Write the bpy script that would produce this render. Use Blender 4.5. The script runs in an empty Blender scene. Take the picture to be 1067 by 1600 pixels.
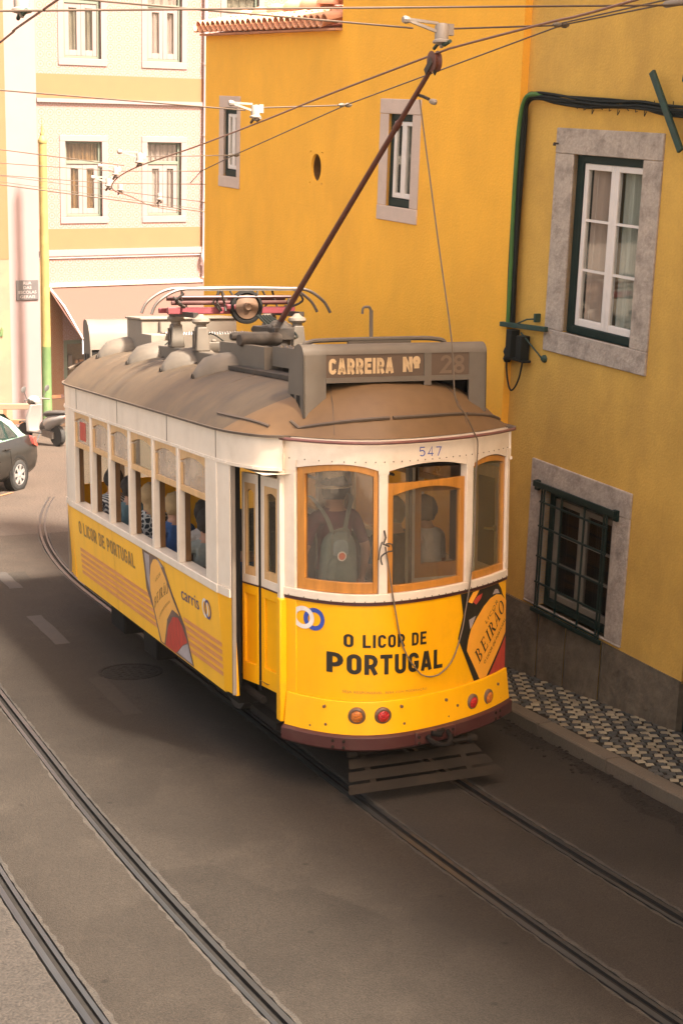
import bpy, bmesh, math, random
import numpy as np
from mathutils import Vector, Matrix, Quaternion
random.seed(7)
SC = bpy.context.scene
COL = SC.collection
R = math.radians

# ------------------------------------------------------------------ camera
CAMZ = 5.357
cd = bpy.data.cameras.new('camera'); cam = bpy.data.objects.new('camera', cd); COL.objects.link(cam)
cd.sensor_fit = 'VERTICAL'; cd.sensor_height = 36.0; cd.sensor_width = 36.0
cd.lens = 36.0 * 2430.0 / 1600.0
cd.clip_start = 0.1; cd.clip_end = 2000
_r = Vector((.99948804, .008287, .03090269)); _u = Vector((-.03199454, .25888021, .9653794)); _b = Vector((0, -.96587388, .25901282))
cam.matrix_world = Matrix(((_r.x, _u.x, _b.x, 0), (_r.y, _u.y, _b.y, 0), (_r.z, _u.z, _b.z, CAMZ), (0, 0, 0, 1)))
SC.camera = cam

# ------------------------------------------------------------------ sky, sun, exposure
SUN_DIR = Vector((.80, -.60, 0)).normalized()      # horizontal bearing of the sun
SUN_EL = R(58)
w = bpy.data.worlds.new('World'); SC.world = w; w.use_nodes = True
nt = w.node_tree; nt.nodes.clear()
sky = nt.nodes.new('ShaderNodeTexSky'); sky.sky_type = 'NISHITA'; sky.sun_disc = False
sky.sun_elevation = SUN_EL; sky.sun_rotation = math.atan2(SUN_DIR.x, SUN_DIR.y)
sky.dust_density = 6.0; sky.air_density = 1.0; sky.ozone_density = 0.6
tint = nt.nodes.new('ShaderNodeMix'); tint.data_type = 'RGBA'; tint.blend_type = 'MULTIPLY'
tint.inputs[0].default_value = 1.0; tint.inputs[7].default_value = (1.0, .82, .64, 1)
bg = nt.nodes.new('ShaderNodeBackground'); bg.inputs[1].default_value = .108
out = nt.nodes.new('ShaderNodeOutputWorld')
nt.links.new(sky.outputs[0], tint.inputs[6]); nt.links.new(tint.outputs[2], bg.inputs[0]); nt.links.new(bg.outputs[0], out.inputs[0])
sl = bpy.data.lights.new('sun', 'SUN'); sl.energy = 4.2; sl.angle = R(7.0); sl.color = (1.0, .90, .77)
so = bpy.data.objects.new('sun', sl); COL.objects.link(so)
_sd = Vector((SUN_DIR.x*math.cos(SUN_EL), SUN_DIR.y*math.cos(SUN_EL), math.sin(SUN_EL)))
so.rotation_euler = _sd.to_track_quat('Z', 'Y').to_euler(); so.location = (0, 0, 30)
vs = SC.view_settings
vs.view_transform = 'Standard'; vs.look = 'None'; vs.gamma = 1.0; vs.use_curve_mapping = False
vs.exposure = 2.55
SC.render.engine = 'CYCLES'
SC.cycles.max_bounces = 8; SC.cycles.transparent_max_bounces = 16

# ------------------------------------------------------------------ frames
TM = Matrix(((.91726405, -.39719828, -.02932892, .4558), (.39796598, .9111314, .10706381, 11.8306),
             (-.01580306, -.1098777, .99381948, 0.0), (0, 0, 0, 1)))      # tram / road frame: x across, y along (downhill), z up
def wallframe(px, py, dx, dy, z=0):   # x to the right seen from outside, y into the wall, z up
    X = Vector((dx, dy, 0)).normalized(); Y = Vector((-X.y, X.x, 0))
    return Matrix(((X.x, Y.x, 0, px), (X.y, Y.y, 0, py), (0, 0, 1, z), (0, 0, 0, 1)))
YM = wallframe(2.30568, 13.77379, .47881111, -.87791794)
OM = wallframe(1.53734, 15.01549, .47881111, -.87791794)
FM = wallframe(-3.88605, 42.0, .85765915, .51421861)

# ------------------------------------------------------------------ materials
MAT = {}
def mat(name, col, rough=.6, metal=0, var=.12, scale=6, bump=0, bscale=60, dirt=0, dcol=(.08, .06, .04), dscale=1.5, stretch=(1, 1, 1), spec=.5, coat=0, fine=0, streak=0, spots=0, patch=0):
    m = bpy.data.materials.new(name); m.use_nodes = True; MAT[name] = m
    n = m.node_tree; n.nodes.clear()
    o = n.nodes.new('ShaderNodeOutputMaterial'); p = n.nodes.new('ShaderNodeBsdfPrincipled')
    n.links.new(p.outputs[0], o.inputs[0])
    p.inputs['Roughness'].default_value = rough; p.inputs['Metallic'].default_value = metal
    p.inputs['Specular IOR Level'].default_value = spec
    if coat: p.inputs['Coat Weight'].default_value = coat; p.inputs['Coat Roughness'].default_value = .15
    tc = n.nodes.new('ShaderNodeTexCoord'); mp = n.nodes.new('ShaderNodeMapping'); mp.inputs['Scale'].default_value = stretch
    n.links.new(tc.outputs['Object'], mp.inputs[0])
    nz = n.nodes.new('ShaderNodeTexNoise'); nz.inputs['Scale'].default_value = scale; nz.inputs['Detail'].default_value = 6; nz.inputs['Roughness'].default_value = .65
    n.links.new(mp.outputs[0], nz.inputs[0])
    mx = n.nodes.new('ShaderNodeMix'); mx.data_type = 'RGBA'
    c = Vector(col[:3])
    mx.inputs[6].default_value = (*(c*(1-var)), 1); mx.inputs[7].default_value = (*[min(1, x*(1+var)) for x in c], 1)
    rm = n.nodes.new('ShaderNodeMapRange'); rm.inputs[1].default_value = .3; rm.inputs[2].default_value = .7
    n.links.new(nz.outputs[0], rm.inputs[0]); n.links.new(rm.outputs[0], mx.inputs[0])
    last = mx.outputs[2]
    if fine:
        fz = n.nodes.new('ShaderNodeTexNoise'); fz.inputs['Scale'].default_value = bscale; fz.inputs['Detail'].default_value = 3
        n.links.new(tc.outputs['Object'], fz.inputs[0])
        fr = n.nodes.new('ShaderNodeMapRange'); fr.inputs[1].default_value = .3; fr.inputs[2].default_value = .7
        fr.inputs[3].default_value = 1-fine; fr.inputs[4].default_value = 1+fine
        n.links.new(fz.outputs[0], fr.inputs[0])
        fm = n.nodes.new('ShaderNodeVectorMath'); fm.operation = 'SCALE'
        n.links.new(last, fm.inputs[0]); n.links.new(fr.outputs[0], fm.inputs[3]); last = fm.outputs[0]
    if dirt:
        dz = n.nodes.new('ShaderNodeTexNoise'); dz.inputs['Scale'].default_value = dscale; dz.inputs['Detail'].default_value = 8; dz.inputs['Roughness'].default_value = .7
        n.links.new(mp.outputs[0], dz.inputs[0])
        dr = n.nodes.new('ShaderNodeMapRange'); dr.inputs[1].default_value = .48; dr.inputs[2].default_value = .75; dr.inputs[4].default_value = dirt
        n.links.new(dz.outputs[0], dr.inputs[0])
        dm = n.nodes.new('ShaderNodeMix'); dm.data_type = 'RGBA'; dm.inputs[7].default_value = (*dcol, 1)
        n.links.new(dr.outputs[0], dm.inputs[0]); n.links.new(last, dm.inputs[6]); last = dm.outputs[2]
    def scaled(last, fac_socket):
        q = n.nodes.new('ShaderNodeVectorMath'); q.operation = 'SCALE'; n.links.new(last, q.inputs[0]); n.links.new(fac_socket, q.inputs[3]); return q.outputs[0]
    if streak:      # rain streaks: noise drawn out downwards
        sm = n.nodes.new('ShaderNodeMapping'); sm.inputs['Scale'].default_value = (4, 4, .5); n.links.new(tc.outputs['Object'], sm.inputs[0])
        sz = n.nodes.new('ShaderNodeTexNoise'); sz.inputs['Scale'].default_value = 1.3; sz.inputs['Detail'].default_value = 5; n.links.new(sm.outputs[0], sz.inputs[0])
        sr = n.nodes.new('ShaderNodeMapRange'); sr.inputs[1].default_value = .50; sr.inputs[2].default_value = .78; sr.inputs[3].default_value = 1.0; sr.inputs[4].default_value = 1-streak
        n.links.new(sz.outputs[0], sr.inputs[0]); last = scaled(last, sr.outputs[0])
    if spots:       # oil spots and grit
        vz = n.nodes.new('ShaderNodeTexVoronoi'); vz.inputs['Scale'].default_value = 2.6; n.links.new(tc.outputs['Object'], vz.inputs[0])
        vr = n.nodes.new('ShaderNodeMapRange'); vr.inputs[1].default_value = .03; vr.inputs[2].default_value = .085; vr.inputs[3].default_value = 1-spots; vr.inputs[4].default_value = 1.0
        n.links.new(vz.outputs['Distance'], vr.inputs[0]); last = scaled(last, vr.outputs[0])
        lz = n.nodes.new('ShaderNodeTexNoise'); lz.inputs['Scale'].default_value = 1.9; lz.inputs['Detail'].default_value = 7; lz.inputs['Distortion'].default_value = .8; n.links.new(tc.outputs['Object'], lz.inputs[0])
        lr = n.nodes.new('ShaderNodeMapRange'); lr.inputs[1].default_value = .55; lr.inputs[2].default_value = .72; lr.inputs[3].default_value = 1.0; lr.inputs[4].default_value = 1.22
        n.links.new(lz.outputs[0], lr.inputs[0]); last = scaled(last, lr.outputs[0])
    if patch:       # old repairs with straight edges
        pm = n.nodes.new('ShaderNodeMapping'); pm.inputs['Scale'].default_value = (.55, .22, 1); pm.inputs['Location'].default_value = (.3, .1, 0); n.links.new(tc.outputs['Object'], pm.inputs[0])
        pz = n.nodes.new('ShaderNodeTexVoronoi'); pz.distance = 'CHEBYCHEV'; pz.inputs['Scale'].default_value = 1.0; n.links.new(pm.outputs[0], pz.inputs[0])
        ps = n.nodes.new('ShaderNodeSeparateColor'); n.links.new(pz.outputs['Color'], ps.inputs[0])
        pr_ = n.nodes.new('ShaderNodeMapRange'); pr_.inputs[3].default_value = 1-patch; pr_.inputs[4].default_value = 1+patch
        n.links.new(ps.outputs[0], pr_.inputs[0]); last = scaled(last, pr_.outputs[0])
    n.links.new(last, p.inputs['Base Color'])
    rr = n.nodes.new('ShaderNodeMapRange'); rr.inputs[3].default_value = max(.02, rough-.1); rr.inputs[4].default_value = min(1, rough+.12)
    n.links.new(nz.outputs[0], rr.inputs[0]); n.links.new(rr.outputs[0], p.inputs['Roughness'])
    if bump:
        bz = n.nodes.new('ShaderNodeTexNoise'); bz.inputs['Scale'].default_value = bscale; bz.inputs['Detail'].default_value = 4
        n.links.new(tc.outputs['Object'], bz.inputs[0])
        b = n.nodes.new('ShaderNodeBump'); b.inputs['Strength'].default_value = bump; b.inputs['Distance'].default_value = .02
        n.links.new(bz.outputs[0], b.inputs['Height']); n.links.new(b.outputs[0], p.inputs['Normal'])
    return m
def glass(name, tintc=(.9, .92, .9), dust_glare=.1, dust_glare_col=(.5, .45, .38), refl=1.0):
    m = bpy.data.materials.new(name); m.use_nodes = True; MAT[name] = m
    n = m.node_tree; n.nodes.clear()
    o = n.nodes.new('ShaderNodeOutputMaterial')
    t = n.nodes.new('ShaderNodeBsdfTransparent'); t.inputs[0].default_value = (*tintc, 1)
    g = n.nodes.new('ShaderNodeBsdfGlossy'); g.inputs['Roughness'].default_value = .03
    d = n.nodes.new('ShaderNodeBsdfDiffuse'); d.inputs[0].default_value = (*dust_glare_col, 1)
    fr = n.nodes.new('ShaderNodeLayerWeight'); fr.inputs[0].default_value = .5
    pw = n.nodes.new('ShaderNodeMath'); pw.operation = 'POWER'; pw.inputs[1].default_value = 4.0; n.links.new(fr.outputs['Facing'], pw.inputs[0])
    fm = n.nodes.new('ShaderNodeMath'); fm.operation = 'MULTIPLY_ADD'; fm.inputs[1].default_value = .55*refl; fm.inputs[2].default_value = .028*refl; fm.use_clamp = True
    n.links.new(pw.outputs[0], fm.inputs[0])
    tc = n.nodes.new('ShaderNodeTexCoord'); nz = n.nodes.new('ShaderNodeTexNoise'); nz.inputs['Scale'].default_value = 5; nz.inputs['Detail'].default_value = 6
    n.links.new(tc.outputs['Object'], nz.inputs[0])
    mr = n.nodes.new('ShaderNodeMapRange'); mr.inputs[1].default_value = .3; mr.inputs[2].default_value = .75; mr.inputs[3].default_value = dust_glare*.6; mr.inputs[4].default_value = min(1, dust_glare*1.5)
    n.links.new(nz.outputs[0], mr.inputs[0])
    m1 = n.nodes.new('ShaderNodeMixShader'); m2 = n.nodes.new('ShaderNodeMixShader')
    n.links.new(mr.outputs[0], m1.inputs[0]); n.links.new(t.outputs[0], m1.inputs[1]); n.links.new(d.outputs[0], m1.inputs[2])
    n.links.new(fm.outputs[0], m2.inputs[0]); n.links.new(m1.outputs[0], m2.inputs[1]); n.links.new(g.outputs[0], m2.inputs[2])
    n.links.new(m2.outputs[0], o.inputs[0])
    return m

mat('plaster_yellow', (.60, .345, .065), .9, var=.16, scale=1.7, bump=.3, bscale=45, dirt=.5, dcol=(.40, .215, .05), dscale=1.1, stretch=(1, 1, .7), fine=.04)
mat('plaster_orange', (.86, .42, .036), .9, var=.10, scale=1.3, bump=.25, bscale=40, dirt=.28, dcol=(.66, .29, .03), dscale=1.0, stretch=(1, 1, .6), fine=.03)
mat('plaster_ochre_far', (.25, .108, .05), .9, var=.06, scale=2)
mat('plaster_cream_far', (.22, .147, .10), .9, var=.08, scale=2, dirt=.3, dcol=(.55, .34, .15), dscale=.7)
mat('plaster_white_far', (.24, .175, .17), .9, var=.04, scale=2)
mat('frame_shaded', (.20, .17, .13), .6, var=.2)  # white casement paint darkened to carry the shade at the low window
mat('stone_surround', (.42, .34, .27), .9, var=.14, scale=5, bump=.5, bscale=35, dirt=.75, dcol=(.12, .09, .07), dscale=6, fine=.1)
mat('stone_far', (.24, .175, .165), .9, var=.06, scale=4)
mat('stone_pink', (.55, .42, .34), .9, var=.08, scale=5, bump=.2, bscale=60)
mat('stone_plinth', (.13, .10, .066), .92, var=.38, scale=4, bump=.9, bscale=14, dirt=.6, dcol=(.07, .06, .045), dscale=3, fine=.12)
mat('frame_dark_green', (.010, .022, .018), .45, var=.15, scale=12, spec=.18)
mat('frame_green_far', (.13, .15, .115), .6, var=.08)
mat('frame_white', (.72, .64, .57), .5, var=.05)
mat('curtain_pink', (.55, .42, .36), .95, var=.08, scale=9, stretch=(9, 1, .3))
mat('curtain_pale', (.42, .42, .37), .95, var=.2, scale=7, stretch=(9, 1, .3))
mat('interior_dark', (.035, .03, .025), .9, var=.2)
mat('asphalt', (.0285, .0229, .0178), .88, var=.20, scale=.7, bump=.5, bscale=125, dirt=.4, dcol=(.0125, .0098, .0073), dscale=1.1, fine=.5, spec=.2, spots=.45, patch=.13)
mat('road_concrete', (.028, .023, .019), .9, var=.2, scale=1.5, bump=.7, bscale=55, dirt=.4, dcol=(.05, .042, .036), dscale=9, fine=.5, spec=.35)
mat('road_sunlit', (.043, .0325, .0245), .9, var=.25, scale=.9, bump=.5, bscale=90, dirt=.55, dcol=(.029, .0225, .017), dscale=1.3, fine=.45, spec=.2)
mat('road_paint_shaded', (.031, .0252, .020), .85, var=.2, scale=8, dirt=.9, dcol=(.027, .0218, .017), fine=.2, spec=.2)  # dash paint with the tram's shadow put into its colour
mat('asphalt_edge', (.031, .025, .0195), .9, var=.45, scale=11, bump=.6, bscale=60, fine=.15)
mat('cobble_road', (.046, .031, .021), .9, var=.22, scale=.8, bump=.8, bscale=22, fine=.22, stretch=(1, 1.0, 1))
mat('ground_earth', (.17, .14, .11), .95, var=.2, scale=.5)
mat('road_paint', (.037, .030, .0245), .85, var=.3, scale=8, dirt=.9, dcol=(.026, .021, .0165), dscale=7, fine=.15)
mat('rail_steel', (.050, .052, .054), .40, metal=.6, var=.2, scale=10, stretch=(1, .1, 1))
mat('rail_groove', (.016, .014, .012), .8, var=.3, spec=.18)
mat('kerb_stone', (.10, .077, .052), .9, var=.15, scale=4, bump=.4, bscale=50, dirt=.4, dscale=2, fine=.08)
mat('gutter', (.016, .013, .010), .9, var=.5, scale=12, bump=1, bscale=30, spec=.18)
mat('mortar', (.022, .018, .013), .95, var=.3, scale=20, spec=.18)
for i, c in enumerate([(.25, .205, .13), (.20, .16, .10), (.29, .24, .155)]): mat('limestone_%d' % i, c, .85, var=.15, scale=25, bump=.3, bscale=90)
for i, c in enumerate([(.042, .042, .037), (.06, .056, .046)]): mat('basalt_%d' % i, c, .8, var=.2, scale=25, bump=.3, bscale=90)
mat('terracotta', (.62, .30, .17), .9, var=.18, scale=6, dirt=.3, dcol=(.4, .22, .14), dscale=4)
mat('pipe_grey', (.42, .35, .34), .6)
mat('awning', (.098, .046, .035), .95, var=.06, scale=3)
mat('pole_green', (.075, .13, .045), .6, var=.15, scale=4, dirt=.3, dcol=(.2, .2, .1), dscale=3)
mat('pole_pale', (.235, .18, .06), .65, var=.1, scale=3, dirt=.3, dcol=(.4, .4, .12), dscale=3)
mat('sign_grey', (.085, .075, .075), .7)
mat('sign_text', (.30, .26, .25), .7)
mat('cable_black', (.012, .014, .012), .6, var=.2, spec=.18)
mat('cable_green', (.045, .13, .02), .55, var=.15)
mat('bracket_green', (.015, .045, .032), .6, var=.3, scale=14, dirt=.4, dcol=(.08, .06, .04), dscale=12)
mat('wire', (.10, .07, .05), .5, metal=.3)
mat('wire_copper', (.22, .11, .07), .45, metal=.5)
mat('insulator', (.27, .23, .195), .5)
# tram
mat('tram_cream', (.76, .655, .53), .42, streak=.10, var=.05, scale=3, dirt=.22, dcol=(.42, .27, .15), dscale=5, coat=.25)
mat('tram_yellow', (.90, .43, .0), .42, var=.04, scale=2, dirt=.22, dcol=(.42, .19, .02), dscale=4, coat=.12, spec=.3, streak=.10)
mat('wrap_yellow', (.95, .49, .025), .5, streak=.12, var=.05, scale=2, dirt=.12, dcol=(.5, .26, .08), dscale=3)
mat('wrap_stripe', (.66, .26, .09), .55, var=.18, scale=4, stretch=(1, 1, 8))
mat('wrap_stripe_pale', (.88, .55, .10), .55, var=.08, scale=4, stretch=(1, 1, 8))
mat('wood_orange', (.47, .195, .03), .38, var=.2, scale=5, stretch=(3, 3, .6), dirt=.2, dcol=(.2, .08, .02), dscale=9, coat=.3)
mat('wood_pale', (.62, .38, .17), .5, var=.15, scale=5, stretch=(3, 3, .6), dirt=.25, dcol=(.3, .16, .07), dscale=7)
mat('wood_dark', (.13, .06, .016), .5, var=.25, scale=6)
mat('roof_hood', (.140, .078, .032), .58, var=.18, scale=2.2, bump=.08, bscale=12, dirt=.5, dcol=(.085, .05, .028), dscale=2.2, fine=.06)
mat('roof_paint', (.082, .055, .030), .62, var=.25, scale=2.2, bump=.1, bscale=9, dirt=.8, dcol=(.040, .031, .022), dscale=2.3, fine=.08, stretch=(.6, 1.5, 1))
mat('roof_trim', (.085, .06, .042), .6, var=.2, scale=6, dirt=.5, dscale=5)
mat('gear_grey', (.118, .098, .076), .6, var=.14, scale=5, dirt=.4, dcol=(.13, .09, .06), dscale=4)
mat('gear_pale', (.20, .165, .13), .6, var=.12, scale=5, dirt=.35, dcol=(.18, .12, .08), dscale=4)
mat('gear_dark', (.05, .042, .036), .6, var=.3, scale=9, dirt=.4, dcol=(.14, .10, .07), dscale=6, spec=.18)
mat('gear_red', (.20, .035, .045), .5, var=.15, scale=6, dirt=.3, dscale=5)
mat('gear_steel', (.14, .12, .105), .45, metal=.5, var=.2)
mat('pole_brown', (.115, .035, .022), .5, var=.2, scale=5)
mat('maroon', (.060, .016, .014), .4, var=.12, scale=5, dirt=.3, dcol=(.12, .08, .06), dscale=4)
mat('maroon_rail', (.17, .07, .06), .35, var=.2, scale=5)
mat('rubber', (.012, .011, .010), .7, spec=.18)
mat('under_dark', (.010, .008, .007), .85, var=.3, spec=.18)
mat('guard_brown', (.014, .010, .007), .7, var=.2, scale=5, dirt=.4, dcol=(.04, .03, .02), dscale=5, spec=.18)
mat('lamp_amber', (.62, .17, .01), .15, var=.5, scale=70, coat=.5, bump=1.0, bscale=110)
mat('lamp_red', (.55, .015, .012), .15, var=.5, scale=70, coat=.5, bump=1.0, bscale=110)
mat('lamp_bezel', (.13, .075, .045), .45, var=.2)
mat('print_black', (.018, .014, .008), .5)
mat('print_blue', (.03, .07, .36), .5)
mat('print_navy', (.07, .055, .16), .5)
mat('print_white', (.75, .68, .62), .5)
mat('print_brown', (.33, .19, .05), .5)
mat('print_orange', (.88, .38, .03), .5, var=.08, scale=3)
mat('print_label', (.85, .42, .08), .5, var=.08, scale=3)
mat('print_red', (.46, .05, .03), .5, var=.3, scale=6, stretch=(1, 4, 1))
mat('print_grey', (.40, .34, .33), .5, var=.3, scale=4)
mat('print_bottle', (.16, .10, .075), .45, var=.4, scale=3)
mat('sign_board', (.095, .062, .04), .75, var=.12, scale=5)
mat('sign_cream', (.50, .35, .19), .7, var=.08)
mat('sign_faded', (.145, .098, .062), .75)
mat('brass', (.45, .30, .12), .35, metal=.8)
mat('rope', (.16, .12, .085), .9)
mat('interior_cream', (.66, .58, .46), .6)
mat('seat_brown', (.085, .05, .028), .55)
glass('glass_rear', (.90, .89, .86), .085, (.36, .32, .27), 2.0)
glass('glass_side', (.9, .87, .8), .42, (.66, .54, .42), 1.6)  # cream diffuse layer paints reflections of sky and walls on the upper sashes
glass('glass_side_clear', (.9, .91, .86), .04, (.4, .4, .34))
glass('glass_house', (.94, .95, .93), .015, (.5, .48, .42), 1.3)
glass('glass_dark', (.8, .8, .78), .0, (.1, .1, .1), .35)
glass('glass_car', (.5, .55, .5), .05)
# people
mat('skin', (.40, .21, .13), .55, var=.06); mat('skin_b', (.28, .15, .09), .55, var=.06)
for nme, c in dict(shirt_maroon=(.13, .033, .045), shirt_white=(.50, .44, .39), shirt_grey=(.23, .24, .21), shirt_blue=(.03, .09, .24), shirt_navy=(.03, .05, .10), shirt_teal=(.10, .17, .19), trousers=(.05, .05, .06), hair_dark=(.025, .018, .014), hair_fair=(.38, .25, .12), hat_straw=(.80, .62, .42), hat_band=(.28, .19, .12), bag_green=(.125, .155, .135), bag_strap=(.15, .155, .13), bag_pale=(.20, .25, .26), bag_badge=(.62, .16, .08)).items():
    mat(nme, c, .8, var=.16, scale=14, bump=.9, bscale=17)
# vehicles
mat('car_black', (.014, .012, .010), .3, var=.05, coat=.25, spec=.3); mat('car_mint', (.17, .27, .22), .25, var=.03, coat=.5)
mat('tyre', (.018, .017, .016), .85); mat('alloy', (.32, .30, .29), .3, metal=.5); mat('tail_red', (.34, .05, .035), .25, coat=.5)
mat('scooter_white', (.20, .19, .18), .3, var=.04, coat=.5); mat('scooter_grey', (.045, .042, .04), .5); mat('chrome', (.6, .58, .55), .15, metal=1)

def stripe_mat(name, a, b, scale, axis):
    m = mat(name, a, .85, var=.05); n = m.node_tree; p = [x for x in n.nodes if x.type == 'BSDF_PRINCIPLED'][0]
    tc = n.nodes.new('ShaderNodeTexCoord'); wv = n.nodes.new('ShaderNodeTexWave'); wv.bands_direction = axis; wv.inputs['Scale'].default_value = scale; wv.inputs['Distortion'].default_value = 1.0
    n.links.new(tc.outputs['Object'], wv.inputs[0])
    mx = n.nodes.new('ShaderNodeMix'); mx.data_type = 'RGBA'; mx.inputs[6].default_value = (*a, 1); mx.inputs[7].default_value = (*b, 1)
    rp = n.nodes.new('ShaderNodeMapRange'); rp.inputs[1].default_value = .4; rp.inputs[2].default_value = .6
    n.links.new(wv.outputs[1], rp.inputs[0]); n.links.new(rp.outputs[0], mx.inputs[0]); n.links.new(mx.outputs[2], p.inputs['Base Color'])
stripe_mat('shirt_stripe', (.05, .05, .06), (.6, .56, .5), 14, 'DIAGONAL')
def print_mat(name):
    m = mat(name, (.1, .1, .1), .85); n = m.node_tree; p = [x for x in n.nodes if x.type == 'BSDF_PRINCIPLED'][0]
    tc = n.nodes.new('ShaderNodeTexCoord'); v = n.nodes.new('ShaderNodeTexVoronoi'); v.feature = 'DISTANCE_TO_EDGE'; v.inputs['Scale'].default_value = 22
    n.links.new(tc.outputs['Object'], v.inputs[0])
    mx = n.nodes.new('ShaderNodeMix'); mx.data_type = 'RGBA'; mx.inputs[6].default_value = (.5, .5, .47, 1); mx.inputs[7].default_value = (.02, .03, .04, 1)
    rp = n.nodes.new('ShaderNodeMapRange'); rp.inputs[1].default_value = .08; rp.inputs[2].default_value = .14
    n.links.new(v.outputs[0], rp.inputs[0]); n.links.new(rp.outputs[0], mx.inputs[0]); n.links.new(mx.outputs[2], p.inputs['Base Color'])
print_mat('shirt_print')

def tile_mat(name, ground, motif, line, size, fac):
    """square glazed wall tiles: a ring motif in each and thin joints"""
    m = mat(name, ground, .3, var=.05); n = m.node_tree; p = [x for x in n.nodes if x.type == 'BSDF_PRINCIPLED'][0]
    tc = n.nodes.new('ShaderNodeTexCoord'); sp = n.nodes.new('ShaderNodeSeparateXYZ'); n.links.new(tc.outputs['Object'], sp.inputs[0])
    def M(op, a, b=None, c=None):
        q = n.nodes.new('ShaderNodeMath'); q.operation = op
        for i, v in enumerate((a, b, c)):
            if v is None: continue
            if isinstance(v, (int, float)): q.inputs[i].default_value = v
            else: n.links.new(v, q.inputs[i])
        return q.outputs[0]
    cx = M('SUBTRACT', M('FRACT', M('DIVIDE', sp.outputs[0], size)), .5); cz = M('SUBTRACT', M('FRACT', M('DIVIDE', sp.outputs[2], size)), .5)
    r = M('SQRT', M('ADD', M('MULTIPLY', cx, cx), M('MULTIPLY', cz, cz)))
    edge = M('MAXIMUM', M('ABSOLUTE', cx), M('ABSOLUTE', cz))
    ln = M('GREATER_THAN', edge, .44)
    ring = M('ADD', M('LESS_THAN', r, .13), M('LESS_THAN', M('ABSOLUTE', M('SUBTRACT', r, .34)), .06))
    m1 = n.nodes.new('ShaderNodeMix'); m1.data_type = 'RGBA'; m1.inputs[6].default_value = (*ground, 1); m1.inputs[7].default_value = (*motif, 1)
    n.links.new(M('MULTIPLY', ring, fac), m1.inputs[0])
    m2 = n.nodes.new('ShaderNodeMix'); m2.data_type = 'RGBA'; m2.inputs[7].default_value = (*line, 1)
    n.links.new(M('MULTIPLY', ln, .8), m2.inputs[0]); n.links.new(m1.outputs[2], m2.inputs[6])
    n.links.new(m2.outputs[2], p.inputs['Base Color'])
tile_mat('tiles_pale', (.27, .180, .182), (.24, .128, .078), (.235, .142, .108), .23, .8)
tile_mat('tiles_orange', (.21, .13, .08), (.185, .055, .018), (.195, .086, .036), .16, .9)
tile_mat('tiles_blue', (.60, .62, .70), (.28, .32, .52), (.45, .48, .6), .2, .6)

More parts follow.
